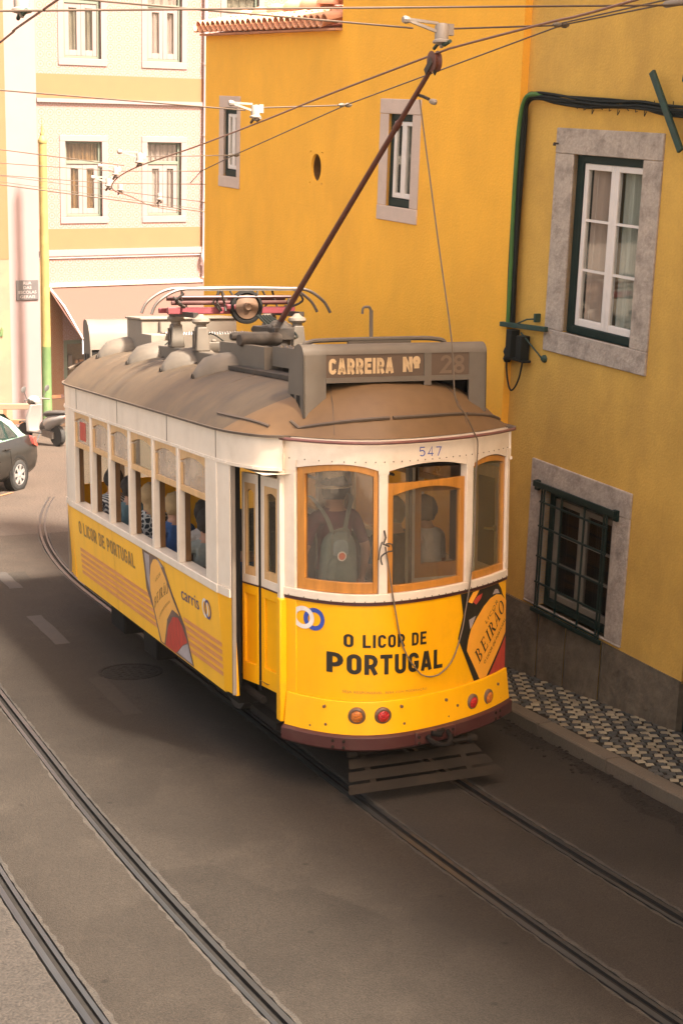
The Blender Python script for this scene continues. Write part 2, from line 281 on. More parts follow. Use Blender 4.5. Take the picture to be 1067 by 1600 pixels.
# ------------------------------------------------------------------ mesh builder
class MB:
    def __init__(s): s.v = []; s.f = []; s.m = []
    def add(s, V, F, mi=0):
        b = len(s.v); s.v += [tuple(x) for x in V]; s.f += [tuple(b+i for i in f) for f in F]; s.m += [mi]*len(F); return s
    def box(s, x0, x1, y0, y1, z0, z1, mi=0):
        V = [(x0, y0, z0), (x1, y0, z0), (x1, y1, z0), (x0, y1, z0), (x0, y0, z1), (x1, y0, z1), (x1, y1, z1), (x0, y1, z1)]
        return s.add(V, [(0, 3, 2, 1), (4, 5, 6, 7), (0, 1, 5, 4), (1, 2, 6, 5), (2, 3, 7, 6), (3, 0, 4, 7)], mi)
    def obox(s, c, ax, ay, az, mi=0):     # centre and three half vectors
        c, ax, ay, az = map(Vector, (c, ax, ay, az))
        V = [c+i*ax+j*ay+k*az for k in (-1, 1) for j, i in ((-1, -1), (-1, 1), (1, 1), (1, -1))]
        return s.add(V, [(0, 3, 2, 1), (4, 5, 6, 7), (0, 1, 5, 4), (1, 2, 6, 5), (2, 3, 7, 6), (3, 0, 4, 7)], mi)
    def bar(s, p, q, wdt, hgt, up=(0, 0, 1), mi=0):
        p, q, up = Vector(p), Vector(q), Vector(up); d = (q-p)
        x = d.normalized(); y = up.cross(x); y = y.normalized() if y.length > 1e-6 else Vector((1, 0, 0)); z = x.cross(y)
        return s.obox((p+q)/2, d/2, y*wdt/2, z*hgt/2, mi)
    def tube(s, pts, r, n=8, mi=0, cap=True, closed=False):
        pts = [Vector(p) for p in pts]; N = len(pts); rs = r if isinstance(r, (list, tuple)) else [r]*N
        T = []
        for i in range(N):
            a = pts[(i-1) % N] if (closed or i > 0) else pts[i]; b = pts[(i+1) % N] if (closed or i < N-1) else pts[i]
            T.append((b-a).normalized())
        nrm = T[0].orthogonal().normalized(); V = []
        for i in range(N):
            nrm = (nrm - T[i]*nrm.dot(T[i])); nrm = nrm.normalized() if nrm.length > 1e-6 else T[i].orthogonal().normalized()
            bn = T[i].cross(nrm)
            for k in range(n):
                a = 2*math.pi*k/n; V.append(pts[i]+(nrm*math.cos(a)+bn*math.sin(a))*rs[i])
        F = []
        for i in range(N if closed else N-1):
            j = (i+1) % N
            for k in range(n): F.append((i*n+k, i*n+(k+1) % n, j*n+(k+1) % n, j*n+k))
        if cap and not closed: F.append(tuple(range(n-1, -1, -1))); F.append(tuple((N-1)*n+k for k in range(n)))
        return s.add(V, F, mi)
    def lathe(s, o, ax, prof, n=16, mi=0, sx=1, sy=1):    # prof: (radius, height) along the axis
        o, ax = Vector(o), Vector(ax).normalized(); x = ax.orthogonal().normalized(); y = ax.cross(x); V = []
        for r, h in prof:
            for k in range(n):
                a = 2*math.pi*k/n; V.append(o+ax*h+x*math.cos(a)*r*sx+y*math.sin(a)*r*sy)
        F = []
        for i in range(len(prof)-1):
            for k in range(n): F.append((i*n+k, i*n+(k+1) % n, (i+1)*n+(k+1) % n, (i+1)*n+k))
        F.append(tuple(range(n-1, -1, -1))); F.append(tuple((len(prof)-1)*n+k for k in range(n)))
        return s.add(V, F, mi)
    def grid(s, P, mi=0, flip=False):     # P[i][j] points
        nu, nv = len(P), len(P[0]); V = [p for r in P for p in r]; F = []
        for i in range(nu-1):
            for j in range(nv-1):
                q = (i*nv+j, (i+1)*nv+j, (i+1)*nv+j+1, i*nv+j+1); F.append(q[::-1] if flip else q)
        return s.add(V, F, mi)
    def loft(s, S, mi=0, cap=True):       # closed rings
        n = len(S[0]); V = [p for r in S for p in r]; F = []
        for i in range(len(S)-1):
            for k in range(n): F.append((i*n+k, i*n+(k+1) % n, (i+1)*n+(k+1) % n, (i+1)*n+k))
        if cap: F.append(tuple(range(n-1, -1, -1))); F.append(tuple((len(S)-1)*n+k for k in range(n)))
        return s.add(V, F, mi)
    def build(s, name, mats, parent=None, M=None, sharp=35, bevel=0, smooth=True):
        me = bpy.data.meshes.new(name); me.from_pydata(s.v, [], s.f)
        for x in (mats if isinstance(mats, (list, tuple)) else [mats]): me.materials.append(MAT[x])
        me.polygons.foreach_set('material_index', s.m)
        bm = bmesh.new(); bm.from_mesh(me); bmesh.ops.recalc_face_normals(bm, faces=bm.faces); bm.to_mesh(me); bm.free()
        if smooth:
            me.polygons.foreach_set('use_smooth', [True]*len(me.polygons)); me.set_sharp_from_angle(angle=R(sharp))
        me.update()
        return link(name, me, parent, M, bevel)
def link(name, me, parent=None, M=None, bevel=0):
    o = bpy.data.objects.new(name, me); COL.objects.link(o)
    if parent: o.parent = parent
    if M is not None: o.matrix_world = M if not parent else o.matrix_world
    if bevel:
        b = o.modifiers.new('bevel', 'BEVEL'); b.width = bevel; b.segments = 2; b.limit_method = 'ANGLE'; b.angle_limit = R(40)
    return o
def empty(name, M=None, parent=None):
    o = bpy.data.objects.new(name, None); COL.objects.link(o); o.empty_display_size = .2
    if parent: o.parent = parent
    if M is not None: o.matrix_world = M
    return o
def tag(o, label=None, cat=None, group=None, kind=None):
    if label: o['label'] = label
    if cat: o['category'] = cat
    if group: o['group'] = group
    if kind: o['kind'] = kind
    return o
def copy_tree(o, parent=None, M=None):
    c = o.copy(); COL.objects.link(c); c.parent = parent
    if M is not None: c.matrix_world = M
    for ch in o.children: copy_tree(ch, c)
    return c
def smoothpts(pts, n=6):
    P = [Vector(p) for p in pts]; o = []
    for i in range(len(P)-1):
        a, b, c, d = P[max(0, i-1)], P[i], P[i+1], P[min(len(P)-1, i+2)]
        for k in range(n):
            t = k/n; o.append(.5*((2*b)+(c-a)*t+(2*a-5*b+4*c-d)*t*t+(3*b-a-3*c+d)*t**3))
    o.append(P[-1]); return o
def text2d(txt, bold=0.0, shear=0.0, space=1.0):
    """letters as flat triangles, normalised to the unit box"""
    cu = bpy.data.curves.new('t', 'FONT'); cu.body = txt; cu.offset = bold; cu.shear = shear; cu.space_character = space; cu.resolution_u = 4
    o = bpy.data.objects.new('t', cu); COL.objects.link(o)
    dg = bpy.context.evaluated_depsgraph_get(); me = bpy.data.meshes.new_from_object(o.evaluated_get(dg))
    V = [(v.co.x, v.co.y) for v in me.vertices]; F = [tuple(p.vertices) for p in me.polygons]
    bpy.data.objects.remove(o); bpy.data.curves.remove(cu); bpy.data.meshes.remove(me)
    xs = [v[0] for v in V]; ys = [v[1] for v in V]; x0, x1, y0, y1 = min(xs), max(xs), min(ys), max(ys)
    return [((x-x0)/(x1-x0), (y-y0)/(y1-y0)) for x, y in V], F

def stroke2d(P, w_, closed=False):
    """a flat ribbon of constant width along a polyline, with mitred joins"""
    P = [Vector((a, b)) for a, b in P]; P = [p for i, p in enumerate(P) if i == 0 or (p-P[i-1]).length > 1e-4]
    if closed and (P[0]-P[-1]).length < 1e-4: P.pop()
    N = len(P); L_, R_ = [], []
    for i in range(N):
        a = P[(i-1) % N] if (closed or i) else None; b = P[(i+1) % N] if (closed or i < N-1) else None
        d0 = (P[i]-a).normalized() if a is not None else None; d1 = (b-P[i]).normalized() if b is not None else None
        if d0 is None: d0 = d1
        if d1 is None: d1 = d0
        n0 = Vector((-d0.y, d0.x)); n1 = Vector((-d1.y, d1.x)); m = (n0+n1); m = m/max(.35, m.dot(n0)) if m.length > 1e-6 else n0
        L_.append(P[i]+m*w_/2); R_.append(P[i]-m*w_/2)
    V = []; F = []
    for i in range(N): V += [tuple(L_[i]), tuple(R_[i])]
    for i in range(N if closed else N-1):
        j = (i+1) % N; F.append((2*i, 2*i+1, 2*j+1, 2*j))
    return V, F
def arc2(cx, cy, rx, ry, a0, a1, n=6): return [(cx+rx*math.cos(R(a0+(a1-a0)*k/n)), cy+ry*math.sin(R(a0+(a1-a0)*k/n))) for k in range(n+1)]
def glyph(ch, t, W=.56):
    """condensed signwriter capitals; height 1, width about W, stroke t -> list of (points, closed), advance"""
    a, b, h = t/2, W-t/2, t/2; r = W*.38; H = 1-h
    rr = min(r, (b-a)/2)
    oval = arc2(b-rr, H-rr, rr, rr, 0, 90)+arc2(a+rr, H-rr, rr, rr, 90, 180)+arc2(a+rr, h+rr, rr, rr, 180, 270)+arc2(b-rr, h+rr, rr, rr, 270, 360)
    if ch == ' ': return [], W*.45
    if ch == 'O': return [(oval, True)], W
    if ch == 'L': return [([(a, 1), (a, h), (W*.92, h)], False)], W*.9
    if ch == 'I': return [([(a, 0), (a, 1)], False)], t
    if ch == 'C': return [([(b, 1-.30)]+arc2(b-rr, H-rr, rr, rr, 0, 90)+arc2(a+rr, H-rr, rr, rr, 90, 180)+arc2(a+rr, h+rr, rr, rr, 180, 270)+arc2(b-rr, h+rr, rr, rr, 270, 360)+[(b, .30)], False)], W
    if ch == 'G': return [([(b, 1-.30)]+arc2(b-rr, H-rr, rr, rr, 0, 90)+arc2(a+rr, H-rr, rr, rr, 90, 180)+arc2(a+rr, h+rr, rr, rr, 180, 270)+arc2(b-rr, h+rr, rr, rr, 270, 360)+[(b, .47), (W*.55, .47)], False)], W
    if ch == 'D': return [([(a, 0+h), (a, H), (W*.5, H)]+arc2(b-rr, H-rr, rr, rr, 90, 0)+arc2(b-rr, h+rr, rr, rr, 0, -90)+[(a-h, h)], False)], W
    if ch == 'E': return [([(W*.92, H), (a, H), (a, h), (W*.92, h)], False), ([(a, .52), (W*.82, .52)], False)], W*.92
    if ch == 'T': return [([(0, H), (W, H)], False), ([(W/2, H), (W/2, 0)], False)], W
    if ch == 'U': return [([(a, 1)]+arc2(a+rr, h+rr, rr, rr, 180, 270)+arc2(b-rr, h+rr, rr, rr, 270, 360)+[(b, 1)], False)], W
    q = .27
    bowl = [(a, H), (b-q, H)]+arc2(b-q*.8, H-q*.92, q*.8, q*.92, 90, -90)+[(a, H-q*1.84)]
    if ch == 'P': return [([(a, 0), (a, 1)], False), (bowl, False)], W
    if ch == 'R': return [([(a, 0), (a, 1)], False), (bowl, False), ([(W*.48, .46), (b+.02, 0)], False)], W
    if ch == 'A': return [([(a*.9, 0), (W*.5-.01, 1)], False), ([(W*1.08-a*.9, 0), (W*.54+.01, 1)], False), ([(W*.2, .26), (W*.86, .26)], False)], W*1.08
    if ch == 'N': return [([(a, 0), (a, 1)], False), ([(b+.04, 0), (b+.04, 1)], False), ([(a, .92), (b+.04, .08)], False)], W+.04
    if ch == 'º': return [(arc2(W*.3, .72, W*.24, .2, 0, 360, 14)[:-1], True), ([(0.02, .34), (W*.6, .34)], False)], W*.62
    if ch == '2': return [([(a, .70)]+arc2((a+b)/2, H-rr*.95, (b-a)/2, rr*.95, 180, -20, 10)+[(a, h), (b+h, h)], False)], W
    if ch == '8': return [(arc2((a+b)/2, .735, (b-a)/2*.9, .265-h, 0, 360, 18)[:-1], True), (arc2((a+b)/2, .26, (b-a)/2, .28-h, 0, 360, 18)[:-1], True)], W
    if ch == '5': return [([(b, H), (a+.03, H), (a, .56)]+arc2((a+b)/2-.02, .34, (b-a)/2+.02, .34-h, 125, -140, 14), False)], W
    if ch == '4': return [([(W*.72, 0), (W*.72, 1), (a*.5, .26), (W, .26)], False)], W
    if ch == '7': return [([(0, H), (b, H), (W*.35, 0)], False)], W
    return [], W
def signtext(txt, t=.17, W=.56, gap=.12):
    V = []; F = []; x = 0
    for ch in txt:
        S_, adv = glyph(ch, t, W)
        for P, cl in S_:
            v, f = stroke2d(P, t, cl); b0 = len(V); V += [(x+a, c) for a, c in v]; F += [tuple(b0+i for i in q) for q in f]
        x += adv+gap
    x -= gap; xs = [v[0] for v in V]; x0, x1 = min(xs), max(xs)
    return [((a-x0)/(x1-x0), c) for a, c in V], F

# ================================================================== ground, road, rails
def cA(s): return -.055+.0068*max(0, -(s+.5))**2+.02*max(0, s-8)**2
def cB(s): return -2.97+.0068*max(0, 1-s)**2+.03*max(0, s-8)**2
HG = .455          # half gauge (centre of rail)
mb = MB(); mb.add([(-200, -120, -.14), (200, -120, -.14), (200, 260, -.14), (-200, 260, -.14)], [(0, 1, 2, 3)])
tag(mb.build('ground', 'ground_earth', M=TM), kind='structure')
SS = [-16+.5*i for i in range(20)]+[-6+.08*i for i in range(176)]+[8.1+.25*i for i in range(19)]
def jit(k, s, a=.006):
    return a*(math.sin(s*1.1+k*2.1)*.5+math.sin(s*2.9+k)*.3+random.uniform(-.5, .5))
RL, RR = .062, .062    # half widths of the slot that holds a rail
def slot(c, sgn, side):  # edge of the slot
    return lambda s: c(s)+sgn*HG+side*.068
edges = [(lambda s: -16.0, slot(cB, -1, -1)), (slot(cB, -1, 1), slot(cB, 1, -1)), (slot(cB, 1, 1), slot(cA, -1, -1)), (slot(cA, -1, 1), slot(cA, 1, -1)), (slot(cA, 1, 1), lambda s: 1.60+.006*max(0, -s)**1.5)]
mb = MB()
for k, (e0, e1) in enumerate(edges):
    P = []
    for s in SS:
        a = e0(s)+(jit(k*2, s) if k else 0); b = e1(s)+(jit(k*2+1, s) if k < 4 else 0)
        wd = max(.006, .020+.012*math.sin(s*1.3+k*2)*math.sin(s*.57+k)+random.uniform(-.010, .012))
        row = [(a, s, -.03), (a, s, -.002+.004*math.sin(s*31+k)), (a+wd, s, .004)] + [(a+wd+(b-a-2*wd)*t, s, .005) for t in (.25, .5, .75)] + [(b-wd, s, .004), (b, s, -.002+.004*math.sin(s*29+k)), (b, s, -.03)]
        P.append(row)
    mb.grid(P)
    for i in range(len(SS)-1):
        pass
mi = []
for f in range(len(mb.f)):
    mb.m[f] = 1 if (f % 8) in (0, 1, 6, 7) else (2 if f < 8*(len(SS)-1) else 0)
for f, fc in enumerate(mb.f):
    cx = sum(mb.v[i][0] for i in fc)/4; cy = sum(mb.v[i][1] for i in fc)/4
    if mb.m[f] == 0 and cy > 9.7+.8*math.sin(cx*1.7)+.5*math.sin(cx*4.1): mb.m[f] = 3  # paler faces put the sunlight on the far road into its colour
road = tag(mb.build('road', ['asphalt', 'asphalt_edge', 'road_concrete', 'road_sunlit'], M=TM, sharp=60), kind='structure')
def rail(c, sgn, label):
    prof = [(.060, -.035), (.056, .000), (.018, .003), (.016, -.034), (-.026, -.034), (-.028, -.001), (-.058, -.001), (-.060, -.035)]
    mb = MB(); P = []
    for s in SS+[12.85+.4*i for i in range(10)]:
        cx = c(s)+sgn*HG; P.append([(cx+sgn*x, s, z) for x, z in prof])
    mb.grid(P); n = len(prof)-1
    for f in range(len(mb.f)):
        mb.m[f] = 1 if (f % n) in (2, 3, 4) else 0
    o = mb.build('tram_rail', ['rail_steel', 'rail_groove'], M=TM, sharp=30)
    tag(o, label, 'rail', 'steel tram rails set in the road')
rail(cA, -1, 'grooved tram rail under the left wheels of the yellow tram')
rail(cA, 1, 'grooved tram rail nearest the kerb, under the right wheels of the tram')
rail(cB, 1, 'long steel rail left of the tram, right-hand rail of the empty track')
rail(cB, -1, 'steel rail in the lower left corner, outermost of the empty track')
# dark filler in the rail slots
mb = MB()
for c in (cA, cB):
    for sg in (-1, 1):
        mb.grid([[(c(s)+sg*HG-.085, s, -.022), (c(s)+sg*HG+.085, s, -.022)] for s in SS])
tag(mb.build('rail_bed', 'rail_groove', M=TM), kind='structure')
# cobbled junction beyond the asphalt
mb = MB(); P = []
for s in [12.5+.5*i for i in range(90)]:
    P.append([(x, s, -.004 if s > 12.6 else -.02) for x in (-40, -20, -10, -6, -3, 0, 3, 6, 12, 25)])
mb.grid(P); tag(mb.build('cobbled_street', 'cobble_road', M=TM), kind='structure')
# faded lane dashes
for s0, s1, x, lab in ((5.3, 6.82, -1.47, 'faded white lane dash beside the middle of the tram'), (2.35, 3.78, -1.50, 'faint lane dash lying in the tram shadow'), (8.5, 9.65, -1.33, 'faded lane dash at the left edge of the photo')):
    mb = MB(); n = 10; P = []
    for i in range(n+1):
        s = s0+(s1-s0)*i/n; P.append([(x-.085+random.uniform(-.008, .008), s, .0092), (x+.085+random.uniform(-.008, .008), s, .0092)])
    mb.grid(P); tag(mb.build('road_dash', 'road_paint_shaded' if 'shadow' in lab else 'road_paint', M=TM), lab, 'road marking', 'faded lane dashes')
# manhole cover
mb = MB(); mb.lathe((0, 0, -.01), (0, 0, 1), [(.33, 0), (.33, .021), (.295, .021), (.29, .014), (.28, .014), (.275, .019), (.02, .019)], 40)
for k in range(7):
    for j in range(-3, 4):
        x, y = (k-3)*.075, j*.075
        if x*x+y*y < .055: mb.box(x-.022, x+.022, y-.022, y+.022, .006, .014)
mb.build('manhole_cover', 'gutter', M=TM @ Matrix.Translation((-1.11, 3.87, 0)))
tag(bpy.data.objects['manhole_cover'], 'round cast iron manhole cover in the shadow beside the tram', 'manhole cover')
# asphalt repair patches and small litter stains are left to the material; gutter with broken edge
mb = MB(); P = []
for i in range(150):
    s = -6+.12*i; e = 1.60+.006*max(0, -s)**1.5
    wd = .17+.05*math.sin(s*2.3)+.04*math.sin(s*7.1)+.03*math.sin(s*17)+random.uniform(-.02, .02)+.05*max(0, -s-.5)**.5
    P.append([(e-max(.03, wd), s, .0095), (e-.02, s, .0095)])
mb.grid(P); tag(mb.build('gutter_strip', 'gutter', M=TM), kind='structure')
mb = MB()
for i in range(260):
    s = random.uniform(-3.5, 2.5); e = 1.60+.006*max(0, -s)**1.5; x = e-random.betavariate(1.2, 3)*.3; r = random.uniform(.006, .022)
    mb.lathe((x, s, .006), (random.uniform(-.3, .3), random.uniform(-.3, .3), 1), [(r*.8, 0), (r, r*.3), (r*.5, r*.7)], 6)
g = mb.build('gutter_gravel', ['gutter'], M=TM); tag(g, 'loose stones and grit lying along the foot of the kerb', 'gravel', kind='stuff')

# ================================================================== kerb and pavement
def kx(s): return 1.60+.006*max(0, -s)**1.5
pav = MB(); P = []
for i in range(33):
    s = -9+.5*i; P.append([(kx(s)+.15, s, .112), (kx(s)+3.2, s, .112)])
pav.grid(P)
pavement = tag(pav.build('pavement', 'mortar', M=TM), kind='structure')
s = -9.0; k = 0
while s < 7:
    L_ = random.uniform(1.0, 1.4); mb = MB(); S4 = [s+.009, s+L_/2, s+L_-.009]; ring = []
    for q in S4: ring.append([(kx(q), q, -.1), (kx(q)+.15, q, -.1), (kx(q)+.15, q, .118), (kx(q)+.012, q, .12), (kx(q), q, .105)])
    mb.loft(ring); o = mb.build('kerb_stone', 'kerb_stone', parent=pavement, sharp=25); s += L_
# mosaic stones: grid turned to the pavement's own lines
me_v = []
for v in range(8):
    mb = MB(); a, b = .040, .033
    q = [(-a, -b), (a, -b), (a, b), (-a, b)]; q = [(x*random.uniform(.74, 1.04), y*random.uniform(.72, 1.04)) for x, y in q]
    mb.loft([[(x, y, -.02) for x, y in q], [(x, y, .006) for x, y in q], [(x*.86, y*.84, .011) for x, y in q]])
    me_v.append(mb)
stones = []
ca, sa = math.cos(.411), math.sin(.411)
for i in range(-75, 75):
    for j in range(-75, 75):
        u = i*.091+(.028 if j % 2 else 0); v = j*.079
        x = ca*u+sa*v+1.9; y = -sa*u+ca*v
        if -3.1 < y < 3.4 and kx(y)+.17 < x < kx(y)+1.35:
            lim = 2.36 + .10*(-(y-2.2)) if False else None
            white = (i+j) % 2 == 0
            if random.random() < .09: white = not white
            stones.append((x, y, white))
# nearest 300 single stones, the rest as one mass
wallx = lambda y: 2.31+(2.19-y)*.11     # foot of the yellow wall in road coordinates
stones = [t for t in stones if t[0] < wallx(t[1])+.03]
stones.sort(key=lambda t: abs(t[1]-.0))
cache = {}
rest = MB()
for n_, (x, y, wh) in enumerate(stones):
    vi = random.randrange(8); m_ = ('limestone_%d' % random.randrange(3)) if wh else ('basalt_%d' % random.randrange(2))
    rot = -.411+random.uniform(-.16, .16)
    if n_ < 300:
        key = (vi, m_)
        if key not in cache:
            o = me_v[vi].build('paving_stone', m_, parent=pavement, sharp=25); cache[key] = o.data
        else:
            o = bpy.data.objects.new('paving_stone', cache[key]); COL.objects.link(o); o.parent = pavement
        o.location = (x+random.uniform(-.004, .004), y+random.uniform(-.004, .004), .112+random.uniform(-.002, .003)); o.rotation_euler = (random.uniform(-.03, .03), random.uniform(-.03, .03), rot)
    else:
        c, s_ = math.cos(rot), math.sin(rot)
        rest.add([(x+c*a-s_*b, y+s_*a+c*b, .112+z) for a, b, z in me_v[vi].v], me_v[vi].f, 0 if wh else 1)
if rest.v:
    tag(rest.build('paving_stones', ['limestone_0', 'basalt_0'], parent=pavement, sharp=25), kind='stuff')

# ================================================================== buildings
def wall_mesh(x0, x1, z0, z1, holes, depth=.22, back=.9, zones=None):
    """wall face at y=0 with rectangular holes and their reveals; zones: list of (z split) -> material index"""
    xs = sorted({x0, x1, *[h[0] for h in holes], *[h[1] for h in holes]}); zs = sorted({z0, z1, *[h[2] for h in holes], *[h[3] for h in holes], *( [z for z, _ in zones] if zones else [])})
    mb = MB()
    for i in range(len(xs)-1):
        for j in range(len(zs)-1):
            cx, cz = (xs[i]+xs[i+1])/2, (zs[j]+zs[j+1])/2
            if any(h[0] < cx < h[1] and h[2] < cz < h[3] for h in holes): continue
            m = 0
            if zones:
                for zz, k in zones:
                    if cz > zz: m = k
            mb.add([(xs[i], 0, zs[j]), (xs[i+1], 0, zs[j]), (xs[i+1], 0, zs[j+1]), (xs[i], 0, zs[j+1])], [(0, 1, 2, 3)], m)
    for a, b, c, d in holes:
        mb.add([(a, 0, c), (a, depth, c), (a, depth, d), (a, 0, d)], [(0, 1, 2, 3)]); mb.add([(b, 0, c), (b, depth, c), (b, depth, d), (b, 0, d)], [(0, 1, 2, 3)])
        mb.add([(a, 0, c), (b, 0, c), (b, depth, c), (a, depth, c)], [(0, 1, 2, 3)]); mb.add([(a, 0, d), (b, 0, d), (b, depth, d), (a, depth, d)], [(0, 1, 2, 3)])
    mb.box(x0, x1, back, back+.1, z0, z1); mb.box(x0, x0+.02, .002, back, z0, z1); mb.box(x1-.02, x1, .002, back, z0, z1); mb.box(x0, x1, .002, back, z1-.1, z1)
    return mb
def surround(par, ox0, ox1, oz0, oz1, ix0, ix1, iz0, iz1, m, lint, sill, proud=.02, deep=.12, rough=True):
    mb = MB(); mb.box(ox0, ox1, -proud, deep, iz1, oz1); mb.build('lintel', m, par, bevel=.008)
    mb = MB(); mb.box(ox0, ox1, -proud-.004, deep, oz0, iz0); mb.build('sill', m, par, bevel=.008)
    for a, b in ((ox0, ix0), (ix1, ox1)):
        mb = MB(); mb.box(a, b, -proud+.003, deep, iz0+.002, iz1-.002); mb.build('jamb', m, par, bevel=.006)
def casement(par, x0, x1, z0, z1, y, m, gl, nm=2, fw=.055, td=.045):
    mb = MB()
    mb.box(x0, x0+fw, y, y+td, z0, z1); mb.box(x1-fw, x1, y, y+td, z0, z1); mb.box(x0+fw, x1-fw, y, y+td, z0, z0+fw*1.2); mb.box(x0+fw, x1-fw, y, y+td, z1-fw, z1)
    c = mb.build('casement', m, par, bevel=.006)
    zz = [z0+fw*1.2+(z1-fw-z0-fw*1.2)*k/(nm+1) for k in range(nm+2)]
    for k in range(1, nm+1): mb = MB(); mb.box(x0+fw, x1-fw, y+.008, y+td-.008, zz[k]-.011, zz[k]+.011); mb.build('glazing_bar', m, par)
    for k in range(nm+1):
        a = zz[k]+(.011 if k else 0); b = zz[k+1]-(.011 if k < nm else 0)
        mb = MB(); mb.box(x0+fw, x1-fw, y+.018, y+.024, a, b); mb.build('pane', gl, par, smooth=False)
def curtain(par, x0, x1, z0, z1, y, m, folds=9):
    mb = MB(); n = 48; P = []
    for i in range(n+1):
        t = i/n; P.append([(x0+(x1-x0)*t, y+.025*math.sin(t*folds*6.28)+.01*math.sin(t*folds*15), z) for z in (z0, z1)])
    mb.grid(P); mb.build('curtain', m, par)

# ---- yellow corner house on the right
yb = tag(empty('yellow_house', YM), 'weathered yellow plaster house wall with stone framed windows, right of the tram', 'building')
W1 = (-.93, .577, 3.095, 5.13); W1i = (-.655, .332, 3.302, 4.905)
W2 = (-.985, .535, .60, 2.038); W2i = (-.745, .30, .62, 1.80)
mb = wall_mesh(-1.47, 1.372, .55, 9.5, [(W1i[0], W1i[1], W1i[2], W1i[3]), (W2i[0], W2i[1], W2i[2], W2i[3])], depth=.25)
mb.box(1.372, 17, .0, .9, 2.5, 9.5); mb.box(2.9, 17, .0, .9, -1.0, 2.4998); mb.box(3.1, 17, -1.0, .0-.002, -1.0, 13.2); mb.box(-1.47, 1.36, .02, .85, -1.5, .548)  # tall projecting block is unseen, added to shade the road and wall foot
mb.build('wall', 'plaster_yellow', yb, smooth=False)
mb = MB(); mb.box(1.375, 2.895, .16, .25, -.5, 2.49); mb.box(1.375, 1.50, .05, .16, -.5, 2.49)
mb.build('door', 'frame_dark_green', yb, bevel=.006)
# plinth slabs
for a, b in ((-1.47, -.709), (-.695, -.265), (-.25, .281), (.295, 1.372)):
    mb = MB(); n, m_ = 10, 7; P = []; lift = random.uniform(-.012, .006)
    for i in range(n+1):
        P.append([(a+(b-a)*i/n, -.028+lift+(random.uniform(-.010, .010) if 0 < i < n and 0 < j < m_ else .012), -.9+1.468*j/m_ if j < m_ else .572) for j in range(m_+1)])
    mb.grid(P); mb.add([(a, -.016, .572), (b, -.016, .572), (b, .1, .572), (a, .1, .572)], [(0, 1, 2, 3)])
    mb.add([(a, -.016, -.9), (a, -.016, .572), (a, .1, .572), (a, .1, -.9)], [(0, 1, 2, 3)]); mb.add([(b, -.016, -.9), (b, -.016, .572), (b, .1, .572), (b, .1, -.9)], [(0, 1, 2, 3)])
    mb.build('plinth_slab', 'stone_plinth', yb, sharp=50)
# upper window
mb = MB(); a, b, c, d = W1i
mb.box(a, a+.09, .035, .2, c, d); mb.box(b-.02, b, .035, .2, c, d); mb.box(a+.09, b-.02, .035, .2, d-.07, d); mb.box(a+.09, b-.02, .03, .2, c, c+.075)
wn = mb.build('window', 'frame_dark_green', yb, bevel=.004); wn['label'] = 'tall white casement window in a pale stone frame'
surround(wn, *W1, *W1i, 'stone_surround', 0, 0)
casement(wn, -.558, -.118, 3.378, 4.832, .05, 'frame_white', 'glass_house'); casement(wn, -.114, .312, 3.378, 4.832, .047, 'frame_white', 'glass_house')
curtain(wn, -.5, -.15, 3.4, 4.8, .125, 'curtain_pink'); curtain(wn, -.08, .29, 3.4, 4.8, .14, 'curtain_pale', 5)
mb = MB(); mb.tube([(-.895, -.02, 4.99), (-.895, -.06, 4.99), (-.875, -.075, 4.985)], .008, 6); mb.lathe((-.875, -.075, 4.97), (0, 0, 1), [(.012, 0), (.014, .015), (.008, .03)], 8); mb.build('hinge_pin', 'gear_dark', wn)
# lower barred window
mb = MB(); a, b, c, d = W2i
mb.box(a, a+.06, .05, .2, c, d); mb.box(b-.05, b, .05, .2, c, d); mb.box(a+.06, b-.05, .05, .2, d-.08, d); mb.box(a+.06, b-.05, .05, .2, c, c+.06)
wn = mb.build('window', 'frame_dark_green', yb, bevel=.004); wn['label'] = 'low window behind a black iron grille'
surround(wn, *W2, *W2i, 'stone_surround', 0, 0)
casement(wn, -.68, -.245, .70, 1.70, .07, 'frame_shaded', 'glass_dark'); casement(wn, -.235, .245, .70, 1.70, .067, 'frame_shaded', 'glass_dark')
curtain(wn, -.69, .25, .66, 1.72, .15, 'rubber', 4)  # near-black sheet behind the glass stands for the dark room
mb = MB(); gx0, gx1, gz0, gz1, gy = -.765, .28, .60, 1.80, -.05
for x in (gx0+.02, gx0+.06, -.42, -.07, gx1-.06, gx1-.02): mb.bar((x, gy, gz0), (x, gy, gz1), .016, .016, (1, 0, 0))
for z in (gz0+.02, .86, 1.12, 1.42, 1.66): mb.bar((gx0, gy-.004, z), (gx1, gy-.004, z), .018, .018)
mb.bar((gx0-.1, gy-.016, gz1+.02), (gx1+.1, gy-.016, gz1+.02), .025, .055); mb.bar((gx0-.02, gy-.012, gz0-.02), (gx1+.03, gy-.012, gz0-.02), .03, .04)
for x in (gx0-.08, gx1+.08): mb.box(x-.03, x+.03, gy, .0, gz1-.05, gz1+.05)
mb.build('grille', 'frame_dark_green', wn, bevel=.003)
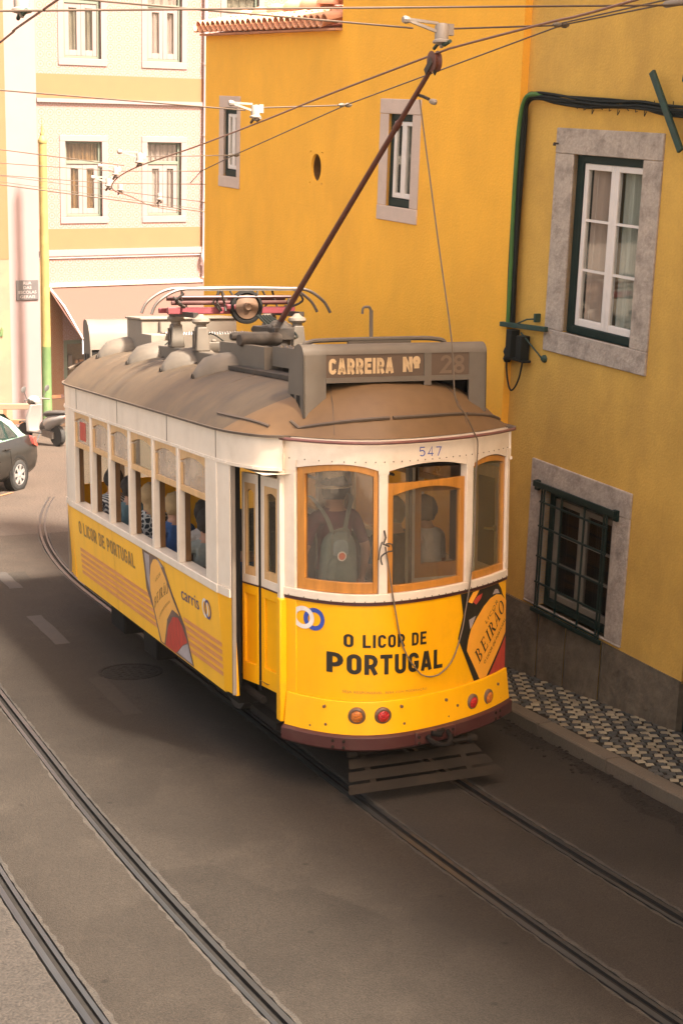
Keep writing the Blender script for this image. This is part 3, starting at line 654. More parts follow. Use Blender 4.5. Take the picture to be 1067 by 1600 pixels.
# ---- orange house behind the tram
ob = tag(empty('orange_house', OM), 'smooth orange plaster house with two narrow windows and a tiled eave behind the tram', 'building')
WRo = (-2.613, -1.765, 4.058, 5.333); WRi = (-2.43, -1.93, 4.214, 5.178)
WLo = (-6.892, -6.235, 4.138, 5.297); WLi = (-6.757, -6.338, 4.282, 5.15)
mb = wall_mesh(-3.55, .0, -2.2, 7.6, [WRi], depth=.2, back=.7)
m2 = wall_mesh(-7.37, -3.55, -2.2, 6.05, [WLi, (-4.26, -3.94, 4.34, 4.71)], depth=.2, back=.7)
mb.add(m2.v, m2.f); mb.build('wall', 'plaster_orange', ob, smooth=False)
for (o_, i_) in ((WRo, WRi), (WLo, WLi)):
    a, b, c, d = i_; mb = MB(); mb.box(a, a+.05, .03, .16, c, d); mb.box(b-.02, b, .03, .16, c, d); mb.box(a+.05, b-.02, .03, .16, d-.07, d); mb.box(a+.05, b-.02, .02, .16, c, c+.08)
    wn = mb.build('window', 'frame_dark_green', ob, bevel=.004); surround(wn, *o_, *i_, 'stone_pink', 0, 0, proud=.012)
    m_ = (a+b)/2+.015
    casement(wn, a+.055, m_, c+.09, d-.075, .04, 'frame_white', 'glass_house', 0, .045); casement(wn, m_+.004, b-.022, c+.09, d-.075, .037, 'frame_white', 'glass_house', 0, .045)
    curtain(wn, a+.06, b-.03, c+.1, d-.08, .13, 'curtain_pale', 4)
# oval vent recess, its inside coloured dark to give shade
mb = MB(); n = 32
ring = lambda rx, rz, y: [(-4.1+rx*math.cos(6.283*k/n), y, 4.525+rz*math.sin(6.283*k/n)) for k in range(n)]
def rectpt(k):
    c, s_ = math.cos(6.283*k/n), math.sin(6.283*k/n); q = max(abs(c)/.16, abs(s_)/.185); return (-4.1+c/q, 0, 4.525+s_/q)
mb.loft([[rectpt(k) for k in range(n)], ring(.127, .16, 0), ring(.122, .155, .03)], cap=False); mb.loft([ring(.122, .155, .03), ring(.12, .152, .16)], 1, cap=False); mb.add(ring(.12, .152, .16), [tuple(range(n))], 1)
mb.build('oval_recess', ['plaster_orange', 'wood_dark'], ob)
# eave tiles: under and over tiles along the low roof edge, ridge tiles above
def tilemesh(r0, r1, Ln, th=.014, up=True, n=8):
    mb = MB(); S_ = []
    for y, r in ((0, r0), (Ln, r1)):
        ring = []
        for k in range(n+1):
            a = math.pi*k/n; ring.append((r*math.cos(a), y, (r if up else -r)*math.sin(a)))
        for k in range(n, -1, -1):
            a = math.pi*k/n; ring.append(((r-th)*math.cos(a), y, ((r-th) if up else -(r-th))*math.sin(a)))
        S_.append(ring)
    mb.loft(S_); return mb
cov = tilemesh(.075, .06, .42); pan = tilemesh(.085, .07, .42, up=False); rid = tilemesh(.13, .105, .5, .018)
dat = {}
def tile_at(kind, mbx, x, y, z, rot):
    if kind not in dat: o = mbx.build('roof_tile', 'terracotta', ob, sharp=40); dat[kind] = o.data
    else: o = bpy.data.objects.new('roof_tile', dat[kind]); COL.objects.link(o); o.parent = ob
    o.location = (x, y, z); o.rotation_euler = rot
nt_ = 24
for k in range(nt_):
    x = -7.30+k*.155
    for row in range(2):
        tile_at('pan', pan, x-.078, -.16+row*.33, 6.165+row*.075+random.uniform(-.004, .004), (R(13), 0, 0))
        tile_at('cov', cov, x, -.13+row*.33, 6.155+row*.075+random.uniform(-.006, .006), (R(13), 0, random.uniform(-.03, .03)))
for k in range(8):
    tile_at('rid', rid, -7.15+k*.46, .46, 6.27+.025*k, (R(-2), R(0), R(-90)+random.uniform(-.02, .02)))
mb = MB(); mb.add([(-7.4, -.1, 6.05), (-3.56, -.1, 6.05), (-3.56, .65, 6.2), (-7.4, .65, 6.2)], [(0, 1, 2, 3)]); mb.box(-7.39, -3.555, -.08, .3, 6.052, 6.075); mb.build('eave_board', 'terracotta', ob)

# ---- tiled apartment house across the junction
fb = tag(empty('tiled_apartment_house', FM), 'sunlit pale tiled apartment house with green framed windows across the junction', 'building')
cols = [(-3.88, -2.90), (-1.65, -.69), (.57, 1.52), (2.8, 3.75), (5.0, 5.95), (7.2, 8.15)]
rows = [(2.15, 4.02), (6.03, 7.9)]
holes = [(a, b, c, d) for a, b in cols for c, d in rows]+[(-4.0, -2.0, -3.6, -1.0)]
mb = wall_mesh(-4.62, 9.5, -5.0, 9.6, holes, depth=.22)
mb.build('wall', 'tiles_pale', fb, smooth=False)
for z0, z1, m_, pr in ((5.06, 5.64, 'plaster_ochre_far', .004), (1.33, 1.85, 'plaster_ochre_far', .004), (4.96, 5.055, 'plaster_white_far', .06), (1.17, 1.325, 'plaster_white_far', .06), (1.11, 1.165, 'pipe_grey', .035), (.42, .50, 'terracotta', .02)):
    mb = MB(); mb.box(-4.618, 9.5, -pr, .0-.001, z0, z1); mb.build('string_course' if pr > .01 else 'plaster_band', m_, fb, smooth=False)
mb = MB(); mb.box(-5.42, -4.622, -.03, .5, -5, 9.6); mb.build('corner_pilaster', 'plaster_white_far', fb, smooth=False)
mb = MB(); mb.box(-4.56, -4.02, -.012, -.001, -2.4, .40); mb.build('tile_panel', 'tiles_orange', fb, smooth=False)
mb = MB(); mb.box(-4.61, -4.565, -.02, -.001, -2.45, 1.1); mb.box(-4.56, -4.1, -.02, -.001, -2.5, -2.41); mb.build('tile_border', 'terracotta', fb, smooth=False)
mb = MB(); mb.box(-4.61, 9.5, -.03, -.001, -5, -2.52); mb.build('base_course', 'plaster_cream_far', fb, smooth=False)
for ci, (a, b) in enumerate(cols):
    for ri, (c, d) in enumerate(rows):
        mb = MB(); mb.box(a, a+.06, .08, .18, c, d); mb.box(b-.07, b, .08, .18, c, d); mb.box(a+.06, b-.07, .08, .18, d-.05, d); mb.box(a+.06, b-.07, .08, .18, c, c+.06); mb.box(a+.06, b-.07, .08, .18, d-.56, d-.48)
        wn = mb.build('window', 'frame_green_far', fb, bevel=.004)
        surround(wn, a-.15, b+.15, c-.17, d+.15, a, b, c, d, 'stone_far', 0, 0, proud=.02, deep=.08)
        m_ = (a+b)/2
        casement(wn, a+.065, m_, c+.065, d-.565, .1, 'stone_far', 'glass_house', 0, .11); casement(wn, m_+.004, b-.075, c+.065, d-.565, .097, 'stone_far', 'glass_house', 0, .11)
        mb = MB(); mb.box(a+.06, b-.07, .12, .126, d-.478, d-.052); mb.build('pane', 'glass_house', wn, smooth=False)
        curtain(wn, a+.06, b-.07, c+.07, d-.06, .17, 'wood_dark' if (ci == 0 and ri == 0) else random.choice(('stone_far', 'gear_pale', 'stone_far', 'gear_grey')), random.choice((3, 5, 7)))
# shop front under the awning
mb = MB(); mb.box(-4.0, -3.9, .02, .2, -3.6, -1.0); mb.box(-2.1, -2.0, .02, .2, -3.6, -1.0); mb.box(-3.9, -2.1, .02, .2, -1.1, -1.0); mb.box(-3.9, -2.1, .02, .2, -3.6, -3.2)
sh = mb.build('shop_window', 'frame_green_far', fb); mb = MB(); mb.box(-3.9, -2.1, .1, .106, -3.2, -1.1); mb.build('pane', 'glass_house', sh, smooth=False)
mb = MB(); mb.box(-3.9, -2.1, .5, .52, -3.2, -1.1); mb.build('interior', 'wood_dark', sh, smooth=False)
mb = MB()
for k in range(26):
    x = random.uniform(-3.8, -2.2); z = -3.1+.45*random.randrange(4); h = random.uniform(.1, .3); mb.box(x, x+random.uniform(.06, .15), .38, .46, z, z+h, k % 3)
mb.build('shelf_goods', ['gear_red', 'terracotta', 'stone_far'], sh, smooth=False)
# awning
aw = tag(empty('awning', FM @ Matrix.Translation((0, 0, .42))), 'salmon fabric shop awning with a patterned valance under the tiled frieze', 'awning')
mb = MB(); P = []
for i in range(33):
    x = -4.42+i*.27; P.append([(x+.40*t, -.02-1.35*t, -.02-1.16*t-.02*math.sin(3.14*t)) for t in (0, .25, .5, .75, 1)])
mb.grid(P); mb.build('fabric', 'awning', aw)
mb = MB(); P = []
for i in range(33):
    x = -4.02+i*.27; P.append([(x, -1.37, -1.18), (x, -1.375, -1.56+.015*math.sin(i*2))])
mb.grid(P); mb.build('valance', 'tiles_blue', aw)
mb = MB(); mb.tube([(-4.02, -1.37, -1.17), (4.6, -1.37, -1.17)], .025, 8); mb.tube([(-4.45, -.06, 0), (4.3, -.06, 0)], .045, 8); mb.build('roller', 'frame_white', aw)
for x in (-4.36, 0, 4): mb = MB(); mb.tube([(x, -.03, -.05), (x+.17, -.6, -.45), (x+.36, -1.33, -1.15)], .02, 6); mb.build('arm', 'frame_white', aw)
# drainpipe
mb = MB(); mb.tube([(-.05, -.08, 9.5), (-.05, -.08, 1.25), (-.11, -.13, 1.1), (-.11, -.13, 1.0), (-.05, -.08, .85), (-.05, -.08, -3)], .05, 10)
for z in (8, 6, 4.2, 2.5, .5, -1): mb.lathe((-.05, -.08, z), (0, 0, 1), [(.065, 0), (.065, .05)], 10)
tag(mb.build('drainpipe', 'pipe_grey', M=FM), 'thin grey drainpipe running down the tiled house beside the orange wall', 'drainpipe')
# sliver of the neighbour at the left edge
nb = tag(empty('ochre_neighbour_house', FM), 'narrow sunlit strip of an ochre and cream house at the left edge', 'building')
mb = MB(); mb.box(-13, -5.425, -.06, .6, 1.12, 9.6); mb.build('wall', 'plaster_ochre_far', nb, smooth=False)
mb = MB(); mb.box(-13, -5.425, -.055, .6, -5, 1.118); mb.build('lower_wall', 'plaster_cream_far', nb, smooth=False)
mb = MB(); P = smoothpts([(-5.9, -.063, -.72), (-5.8, -.063, -.55), (-5.72, -.063, -.8), (-5.65, -.063, -.6), (-5.66, -.063, -.8)], 5); mb.tube(P, .03, 5); mb.build('graffiti_mark', 'pole_green', nb)
# street name plate
sp_ = tag(empty('street_name_plate', FM @ Matrix.Translation((-5.25, -.03, .09))), 'grey street name plate half hidden behind the green pole', 'sign')
mb = MB(); mb.box(0, .58, -.03, -.001, 0, .5); mb.build('plate', 'sign_grey', sp_, bevel=.006)
mb = MB()
for k, t in enumerate(['RUA', 'DAS', 'ESCOLAS', 'GERAIS']):
    V, F = text2d(t, .02); wdt = [.21, .21, .47, .40][k]; x0 = .29-wdt/2; z0 = .39-.115*k
    mb = MB(); mb.add([(x0+x*wdt, -.0335, z0+y*.075) for x, y in V], F); mb.build('lettering', 'sign_text', sp_, smooth=False)
# green pole in front of the pilaster
gp = tag(empty('street_pole', FM @ Matrix.Translation((-4.80, -.9, -3.6))), 'tall round pole, green below and pale yellow above, with a pointed finial', 'pole')
mb = MB(); mb.lathe((0, 0, 0), (0, 0, 1), [(.15, 0), (.15, .3), (.125, .35), (.118, 2.63)], 18); mb.build('lower_shaft', 'pole_green', gp)
mb = MB(); mb.lathe((0, 0, 2.63), (0, 0, 1), [(.118, 0), (.118, .01), (.098, 4.95)], 18); mb.build('upper_shaft', 'pole_pale', gp)
mb = MB(); mb.lathe((0, 0, 7.58), (0, 0, 1), [(.098, 0), (.11, .02), (.11, .08), (.085, .14), (.05, .2), (.055, .24), (.03, .3), (.038, .36), (.012, .45), (.006, .62)], 14); mb.build('finial', 'pole_pale', gp)
# low barrier behind the car
br = tag(empty('street_barrier', Matrix.Translation((-8.6, 36.4, -2.87)) @ Matrix.Rotation(R(8), 4, 'Z')), 'low yellowish barrier behind the dark car', 'barrier')
mb = MB(); mb.box(-.9, 1.15, -.04, .04, .72, .86); mb.build('top_rail', 'plaster_cream_far', br, bevel=.01)
mb = MB(); mb.box(-.9, 1.15, -.03, .03, .36, .47); mb.build('lower_rail', 'plaster_ochre_far', br, bevel=.01)
for x in (-.7, -.1, .5, 1.08):
    mb = MB(); mb.box(x-.04, x+.04, -.035, .035, -.02, .80); mb.build('post', 'plaster_ochre_far', br, bevel=.008)

# ================================================================== things on the yellow wall
cb = tag(empty('cable_bundle', YM @ Matrix.Translation((0, 0, 3.2))), 'bundle of green and black cables bent around the corner of the yellow wall', 'cable')
base = [(-1.44, -.05, .05), (-1.45, -.05, .6), (-1.455, -.05, 1.3), (-1.44, -.05, 1.95), (-1.36, -.06, 2.17), (-1.20, -.06, 2.21), (-.95, -.05, 2.19), (-.5, -.05, 2.165), (-.1, -.05, 2.16), (.3, -.05, 2.155), (.8, -.05, 2.12), (2.5, -.05, 2.1)]
for k in range(6):
    dx, dz = [(0, 0), (.035, -.02), (-.025, .02), (.05, -.035), (.02, .025), (.065, -.01)][k]
    pts = [(x+dx*(1 if z < 2 else .3)+.008*math.sin(i*2+k), y-.012*(k % 3), z+(dz if z > 2 else 0)+.01*math.sin(i*1.7+k*2)) for i, (x, y, z) in enumerate(base)]
    if k == 0:
        mb = MB(); mb.tube(smoothpts([(x, y-.03, z) for x, y, z in pts[:6]]+[(-1.12, -.05, 2.2)]), .022, 8); mb.build('green_conduit', 'cable_green', cb)
        pts = pts[5:]
    mb = MB(); mb.tube(smoothpts(pts), [.014, .016, .012, .018, .01, .012][k], 6); mb.build('cable', 'cable_black', cb)
for k in range(12):
    x = -.6+k*.12; mb = MB(); mb.tube([(x, -.07, 2.19), (x+.01, -.075, 2.12-.03*(k % 3)), (x+.03, -.07, 2.10)], .004, 5); mb.build('cable_tie', 'cable_black', cb)
mb = MB(); mb.tube(smoothpts([(-1.40, -.07, -.1), (-1.42, -.08, -.35), (-1.33, -.08, -.56), (-1.2, -.08, -.42), (-1.15, -.07, -.1)]), .009, 6); mb.build('cable_loop', 'cable_black', cb)
bk = tag(empty('junction_bracket', YM @ Matrix.Translation((-1.2, 0, 3.1))), 'green iron bracket with black junction box below the cable bend', 'bracket')
mb = MB(); mb.bar((-.32, -.10, .16), (.36, -.06, .20), .05, .045); mb.build('arm', 'bracket_green', bk, bevel=.004)
mb = MB(); mb.tube([(.0, -.09, .12), (.27, -.02, -.09)], .008, 6); mb.lathe((.29, .01, -.09), (0, -1, 0), [(.04, 0), (.035, .03), (.015, .05)], 10); mb.tube([(-.05, -.1, .2), (.1, -.1, .26), (.16, -.04, .27)], .008, 6); mb.box(.15, .18, -.06, 0, .24, .32); mb.build('stay', 'bracket_green', bk)
mb = MB(); mb.box(-.19, -.10, -.13, -.03, -.14, .13); mb.box(-.03, .06, -.12, -.02, -.14, .09); mb.box(-.24, .1, -.11, -.02, -.16, -.135); mb.build('junction_box', 'cable_black', bk, bevel=.006)
mb = MB(); mb.lathe((-.23, -.07, -.2), (0, 0, 1), [(.03, 0), (.045, .03), (.03, .06), (.045, .10), (.03, .14)], 10); mb.build('insulator', 'cable_black', bk)
mb = MB(); mb.bar((.455, -.10, 5.62), (.86, -.07, 5.0), .06, .03, (0, 1, 0)); tag(mb.build('flat_bar', 'bracket_green', M=YM, bevel=.004), 'dark green flat iron bar leaning across the cables at the right edge', 'iron bar')
mb = MB(); mb.box(.775, 1.0, -.03, .0, 5.40, 5.55); st = mb.build('anchor_block', 'stone_surround', M=YM, bevel=.02); tag(st, 'small stone block with iron hook at the right edge of the yellow wall', 'block')
mb = MB(); mb.tube([(.82, -.02, 5.52), (.82, -.07, 5.55), (.83, -.07, 5.62)], .012, 6); mb.build('hook', 'bracket_green', st)

# ================================================================== overhead wires (road frame)
def wire(pts, label, r=.007, m='wire', sag=0, group='overhead tram wires', name='overhead_wire', parts=()):
    mb = MB(); P = [Vector(p) for p in pts]
    mb.tube(P, r, 6); o = mb.build(name, m, M=TM); tag(o, label, 'wire', group)
    return o
wA = [(0.10, -14, 5.7), (0.0, -8, 5.66), (0, -3.29, 5.61), (0, -2.29, 5.62), (0, -1.08, 5.63), (0, -.69, 5.62), (0, 1.34, 5.53), (0, 3.07, 5.44), (0, 5.08, 5.35), (0, 7.15, 5.28), (.02, 8.24, 5.19), (.2, 9.1, 5.1), (.94, 10.9, 5.1), (2.2, 14.1, 5.1), (3.3, 16.1, 5.1)]
wire(smoothpts(wA, 4), 'contact wire the trolley wheel of the tram runs on', .008, 'wire_copper')
wire(smoothpts([(-2.9, -14, 5.7), (-3.05, -1.93, 5.61), (-3.05, -.21, 5.59), (-3.05, 6, 5.5), (-2.8, 10, 5.35), (0, 16, 5.3)], 4), 'contact wire crossing the top left corner', .008, 'wire_copper')
wire([(-6, -.75, 5.9), (-2.5, -.75, 5.82), (-.2, -.75, 5.785)], 'span wire entering at the top left and ending at the white hanger')
wire([(.12, -.75, 5.80), (1.03, -.75, 5.88)], 'short span wire right of the white hanger above the trolley wheel')
wire([(-6, 3.1, 5.75), (-2.41, 3.1, 5.64), (-.10, 3.1, 5.56)], 'span wire left of the hanger over the narrow left window')
wire([(.06, 3.1, 5.59), (.93, 3.1, 5.65)], 'short span wire between the hanger and the clamp in the middle of the orange wall')
wire([(-6, 7.1, 5.8), (-1.65, 7.1, 5.42), (-.19, 7.1, 5.28)], 'upper span wire in front of the lower tiled house windows', .006)
wire([(.08, 7.1, 5.39), (1.18, 7.1, 5.44)], 'span wire crossing the right-hand lower window of the tiled house', .006)
wire([(-6, 8.2, 5.5), (-1.44, 8.2, 5.34), (-.02, 8.2, 5.28), (1.12, 8.2, 5.31)], 'second span wire in front of the tiled house', .005)
wire([(-6, 8.6, 5.45), (-1.37, 8.6, 5.22), (.01, 8.6, 5.15), (1.31, 8.6, 5.17)], 'third span wire in front of the tiled house', .005)
wire([(-6, 11, 5.5), (-.9, 11, 5.23), (2.3, 11, 4.88)], 'thick lowest wire slanting down in front of the tiled house', .008)
wire([(-6, 11.4, 5.62), (-.9, 11.4, 5.30), (2.4, 11.4, 4.93)], 'thin wire just above the slanting lowest wire', .004)
wire([(-6, 10.2, 5.55), (-1.0, 10.2, 5.30), (2.1, 10.2, 4.98)], 'thin slanting wire below the third span wire', .004)
wire([(-9, -1.6, 5.25), (-3.32, -1.6, 5.58), (1.37, -1.6, 5.92), (1.9, -1.6, 5.97)], 'long straight wire along the top edge of the photo', .007)
wire([(1.45, -1.55, 5.95), (1.03, -.75, 5.88), (.93, 3.1, 5.65), (1.18, 7.1, 5.44), (1.12, 8.2, 5.31), (1.1, 8.6, 5.18)], 'bridle wire running behind the trolley pole from the upper right to the tiled house', .006)
wire([(1.50, -1.60, 5.99), (1.03, -.75, 5.895)], 'short doubled strand beside the cable clamp at the upper right', .006)
def hanger(x, s, z, label, arm=True, sc=1.0, leg=-.1):
    h = tag(empty('wire_hanger', TM @ Matrix.Translation((x, s, z))), label, 'hanger', 'wire hangers and clamps')
    mb = MB(); mb.lathe((0, 0, -.06*sc), (0, 0, 1), [(.012, -.05*sc), (.018, -.03*sc), (.065*sc, -.015*sc), (.065*sc, 0), (.05*sc, .01*sc), (.05*sc, .10*sc), (.04*sc, .12*sc)], 14); mb.build('insulator', 'insulator', h)
    if arm:
        mb = MB(); mb.bar((-.28*sc, 0, .07*sc), (-.03, 0, .0), .02, .02); mb.bar((-.28*sc, 0, .075*sc), (-.03, 0, .06), .02, .02); mb.lathe((-.29*sc, 0, .07*sc), (1, 0, 0), [(.022, -.02), (.03, 0), (.022, .03)], 8); mb.box(.04*sc, .09*sc, -.02, .02, -.02, .06); mb.build('arm', 'insulator', h)
    mb = MB(); mb.tube([(0, -.14, leg+.02), (0, -.05, leg+.005), (0, .02, leg+.04), (0, .12, leg)], .014, 6); mb.tube([(0, 0, leg+.01), (0, 0, -.08)], .012, 6); mb.build('wire_clip', 'bracket_green' if sc > .9 else 'wire', h)
hanger(.03, -.75, 5.77, 'white hanger holding the wire directly above the trolley wheel')
hanger(0, 3.1, 5.56, 'hanger on the span wire by the narrow left window', sc=.85)
hanger(0, 7.1, 5.38, 'hanger with a long arm between the two tiled house windows', sc=.85)
hanger(0, 8.2, 5.29, 'small hanger on the second span wire', arm=True, sc=.7)
hanger(.01, 8.6, 5.17, 'small hanger on the third span wire', arm=True, sc=.7)
hanger(.6, 10.2, 5.2, 'tiny hanger where the far wire bends', arm=False, sc=.7)
hanger(1.4, 11, 5.12, 'tiny hanger below the right lower tiled house window', arm=False, sc=.7)
hanger(-3.05, -.95, 5.76, 'hanger cut by the top left edge of the photo', arm=False)
for (x, s, z, lab) in ((.93, 3.1, 5.65, 'wire clamp in the middle of the orange wall'), (1.18, 7.1, 5.44, 'wire clamp near the left narrow window'), (1.03, -.75, 5.88, 'wire clamp on the yellow wall at the upper right')):
    mb = MB(); mb.lathe((x-.05, s, z), (1, .2, .05), [(.008, -.03), (.02, 0), (.02, .03), (.012, .05), (.022, .07), (.022, .1), (.008, .13)], 8); tag(mb.build('wire_clamp', 'gear_grey', M=TM), lab, 'clamp', 'wire hangers and clamps')
mb = MB(); mb.lathe((1.42, -1.52, 5.94), (.8, -.5, .15), [(.012, -.02), (.026, 0), (.026, .13), (.015, .15)], 10); mb.tube([(1.54, -1.6, 5.96), (1.60, -1.63, 5.965), (1.66, -1.67, 5.97)], .02, 6); tag(mb.build('cable_clamp', 'gear_pale', M=TM), 'silver cable end clamp at the top right corner', 'clamp')

# ================================================================== the tram
tram = tag(empty('tram', TM), 'old yellow and cream tram seen from behind, in the middle of the street', 'tram')
_pr = [(-.90, .12), (-.87, .03), (-.83, -.06), (-.717, -.258), (-.60, -.37), (-.479, -.455), (-.287, -.512), (-.15, -.52), (0, -.502), (.16, -.46), (.322, -.405), (.579, -.293), (.871, -.134), (1.0, -.04), (1.087, .038)]
_pf = np.polyfit([p[0] for p in _pr], [p[1] for p in _pr], 5)
def prof(x): return float(np.polyval(_pf, x))
SMID = 3.405
def fplan(x):
    e = .005; d = (prof(x+e)-prof(x-e))/(2*e); n = Vector((d, -1)).normalized(); return x, prof(x), n.x, n.y
def lplan(s): return -1.19, s, -1.0, 0.0
def rplan(s): return 1.19, s, 1.0, 0.0
def ends(v): return v if callable(v) else (lambda t: v)
def band(mb, plan, t0, t1, n, zlo, zhi, o, i, mi=0, olo=None):
    """a curved bar or panel: between heights zlo and zhi, from offset i to o along the plan's normal (olo: outer offset at the foot)"""
    zl, zh = ends(zlo), ends(zhi); S_ = []
    for k in range(n+1):
        t = t0+(t1-t0)*k/n; x, y, nx, ny = plan(t); oo = o if olo is None else olo; ii = i if olo is None else olo-(o-i)
        S_.append([(x+nx*oo, y+ny*oo, zl(t)), (x+nx*o, y+ny*o, zh(t)), (x+nx*i, y+ny*i, zh(t)), (x+nx*ii, y+ny*ii, zl(t))])
    mb.loft(S_, mi)
def flipend(M0):   # the far end of the tram is the near end turned round
    return M0
# ---------- lower body
for nm_, plan, sg in (('side_panel', lplan, -1), ('side_panel', rplan, 1)):
    mb = MB(); band(mb, plan, .81, 6.0, 12, .575, 1.425, .0, -.03, olo=-.06); o = mb.build(nm_, 'wrap_yellow', tram, sharp=50)
    if sg < 0: side_l = o
    mb = MB(); band(mb, plan, .80, 6.03, 12, 1.427, 1.50, .014, -.12); mb.build('belt_rail', 'tram_cream', tram, bevel=.006)
for s_ in (2.35, 4.2):
    mb = MB(); mb.add([(-1.1915, s_-.003, 1.425), (-1.1915, s_+.003, 1.425), (-1.1315, s_+.003, .58), (-1.1315, s_-.003, .58)], [(0, 1, 2, 3)]); mb.build('panel_joint', 'print_brown', tram, smooth=False)
def sdec(mb, V, F, off, mi=0):   # flat print on the left lower panel: V in (s, z)
    mb.add([(-1.19-off+.06*max(0, (1.425-z)/.85), s, z) for s, z in V], F, mi)
# printed stripes
mb = MB()
for k in range(5):
    z1 = 1.0-.064*k
    for (sa_, sb_) in ((5.69, 2.86-.06*k), (1.86+.05*k, .80)):
        n = 10; V = []
        for q in range(n+1):
            s_ = sa_+(sb_-sa_)*q/n; V += [(s_, z1), (s_, z1-.038)]
        sdec(mb, V, [(2*q, 2*q+1, 2*q+3, 2*q+2) for q in range(n)], .003)
mb.build('printed_stripes', 'wrap_stripe', side_l, smooth=False)
def stext(txt, s0, s1, z0, z1, m_, bold=.01, name='lettering', off=.004, dz=0):
    V, F = signtext(txt, .17, .56, .12) if txt.isupper() else text2d(txt, bold); mb = MB(); sdec(mb, [(s0+(s1-s0)*x, z0+(z1-z0)*y+dz*x) for x, y in V], F, off); return mb.build(name, m_, side_l, smooth=False)
stext('O LICOR DE PORTUGAL', 5.66, 3.38, 1.165, 1.31, 'print_brown', .022)
stext('carris', 1.87, 1.36, 1.165, 1.275, 'print_navy', .0)
def ringpts(cx, cz, rx, rz, w_, a0=0, a1=360, n=28):
    V = []; F = []
    for k in range(n+1):
        a = R(a0+(a1-a0)*k/n); V += [(cx+rx*math.cos(a), cz+rz*math.sin(a)), (cx+(rx-w_)*math.cos(a), cz+(rz-w_*rz/rx)*math.sin(a))]
        if k: F.append((2*k-2, 2*k-1, 2*k+1, 2*k))
    return V, F
mb = MB(); sdec(mb, *ringpts(1.185, 1.22, .085, .085, .026), .0036, 0); sdec(mb, *ringpts(1.115, 1.22, .085, .085, .022), .0048, 1); mb.build('logo_rings', ['print_white', 'print_navy'], side_l, smooth=False)
def spoly(pts, m_, off, name): mb = MB(); sdec(mb, pts, [tuple(range(len(pts)))], off); return mb.build(name, m_, side_l, smooth=False)
spoly([(3.07, 1.42), (3.04, 1.20), (3.03, 1.04), (2.845, .87), (2.69, .585), (1.656, .585), (1.83, .91), (2.158, 1.16), (2.36, 1.365), (2.557, 1.42)], 'print_bottle', .0032, 'printed_bottle')
spoly([(3.0, 1.40), (2.97, 1.15), (2.91, 1.02), (2.86, 1.25), (2.83, 1.40)], 'print_grey', .0038, 'printed_highlight')
spoly([(2.55, 1.41), (2.40, 1.36), (2.48, 1.34), (2.58, 1.38)], 'print_grey', .0038, 'printed_highlight')
spoly([(2.89, 1.04), (2.87, 1.18), (2.80, 1.31), (2.7, 1.38), (2.6, 1.40), (2.52, 1.385), (2.36, 1.28), (2.15, 1.10), (1.98, .98), (2.2, .985), (2.4, .85), (2.55, .60), (2.64, .60), (2.80, .87)], 'print_label', .0044, 'printed_label')
spoly([(2.52, .59), (2.38, .80), (2.2, .93), (2.04, .955), (1.92, .90), (1.80, .775), (1.95, .72), (2.11, .63), (2.2, .59)], 'print_red', .0050, 'printed_liquid')
spoly([(2.13, .61), (1.96, .71), (1.79, .765), (1.70, .60)], 'print_grey', .0050, 'printed_highlight')
spoly([(2.40, .86), (2.2, 1.0), (2.02, .99), (1.96, .96), (2.05, .965), (2.22, .94), (2.38, .83)], 'print_bottle', .0056, 'printed_band')
# serif capitals
def serif(ch):
    q = []
    def rc(a, b, c, d): q.append([(a, b), (c, b), (c, d), (a, d)])
    def ring(cx, cy, rx, ry, wx, wy, a0, a1, n=14):
        for k in range(n):
            a, b = R(a0+(a1-a0)*k/n), R(a0+(a1-a0)*(k+1)/n)
            q.append([(cx+rx*math.cos(a), cy+ry*math.sin(a)), (cx+rx*math.cos(b), cy+ry*math.sin(b)), (cx+(rx-wx)*math.cos(b), cy+(ry-wy)*math.sin(b)), (cx+(rx-wx)*math.cos(a), cy+(ry-wy)*math.sin(a))])
    if ch in 'BEIR':
        rc(.16, 0, .36, 1); rc(.02, 0, .48, .05); rc(.02, .95, .48, 1)
    if ch == 'B': ring(.40, .75, .36, .25, .17, .06, -90, 90); ring(.42, .26, .42, .26, .19, .06, -90, 90)
    if ch == 'E':
        for z0, z1, x1 in ((0, .07, .86), (.47, .53, .66), (.93, 1, .82)): rc(.3, z0, x1, z1)
        rc(.80, 0, .86, .26); rc(.76, .76, .82, 1); rc(.60, .38, .66, .62)
    if ch == 'R': ring(.40, .73, .38, .27, .18, .06, -90, 90); q.append([(.42, .48), (.62, .48), (1.0, 0), (.74, 0)]); rc(.7, 0, 1.06, .05)
    if ch == 'A':
        q.append([(.06, 0), (.14, 0), (.50, 1), (.44, 1)]); q.append([(.44, 1), (.58, 1), (.92, 0), (.70, 0)]); rc(.24, .30, .74, .36); rc(-.04, 0, .26, .05); rc(.6, 0, 1.02, .05)
        q.append([(.25, 1.12), (.40, 1.22), (.58, 1.14), (.75, 1.24), (.75, 1.18), (.58, 1.08), (.40, 1.16), (.25, 1.06)])
    if ch == 'O': ring(.5, .5, .5, .5, .2, .05, 0, 360, 24)
    return q
def serifword(word, gap=.12):
    V = []; F = []; x = 0
    for ch in word:
        wd = .45 if ch == 'I' else .95
        for poly in serif(ch):
            b = len(V); V += [(x+a*.9, c) for a, c in poly]; F.append(tuple(range(b, b+len(poly))))
        x += wd+gap
    return [(a/(x-gap), c) for a, c in V], F
V, F = serifword('BEIRAO')
mb = MB(); sdec(mb, [(2.80-.52*x-.10*y*.3, .875+.30*x**.8-.04*x*x+.105*y) for x, y in V], F, .0056); mb.build('lettering', 'print_black', side_l, smooth=False)
V, F = text2d('LICOR', .005); mb = MB(); sdec(mb, [(2.68-.20*x, 1.17+.10*x+.035*y) for x, y in V], F, .0056); mb.build('lettering', 'print_brown', side_l, smooth=False)
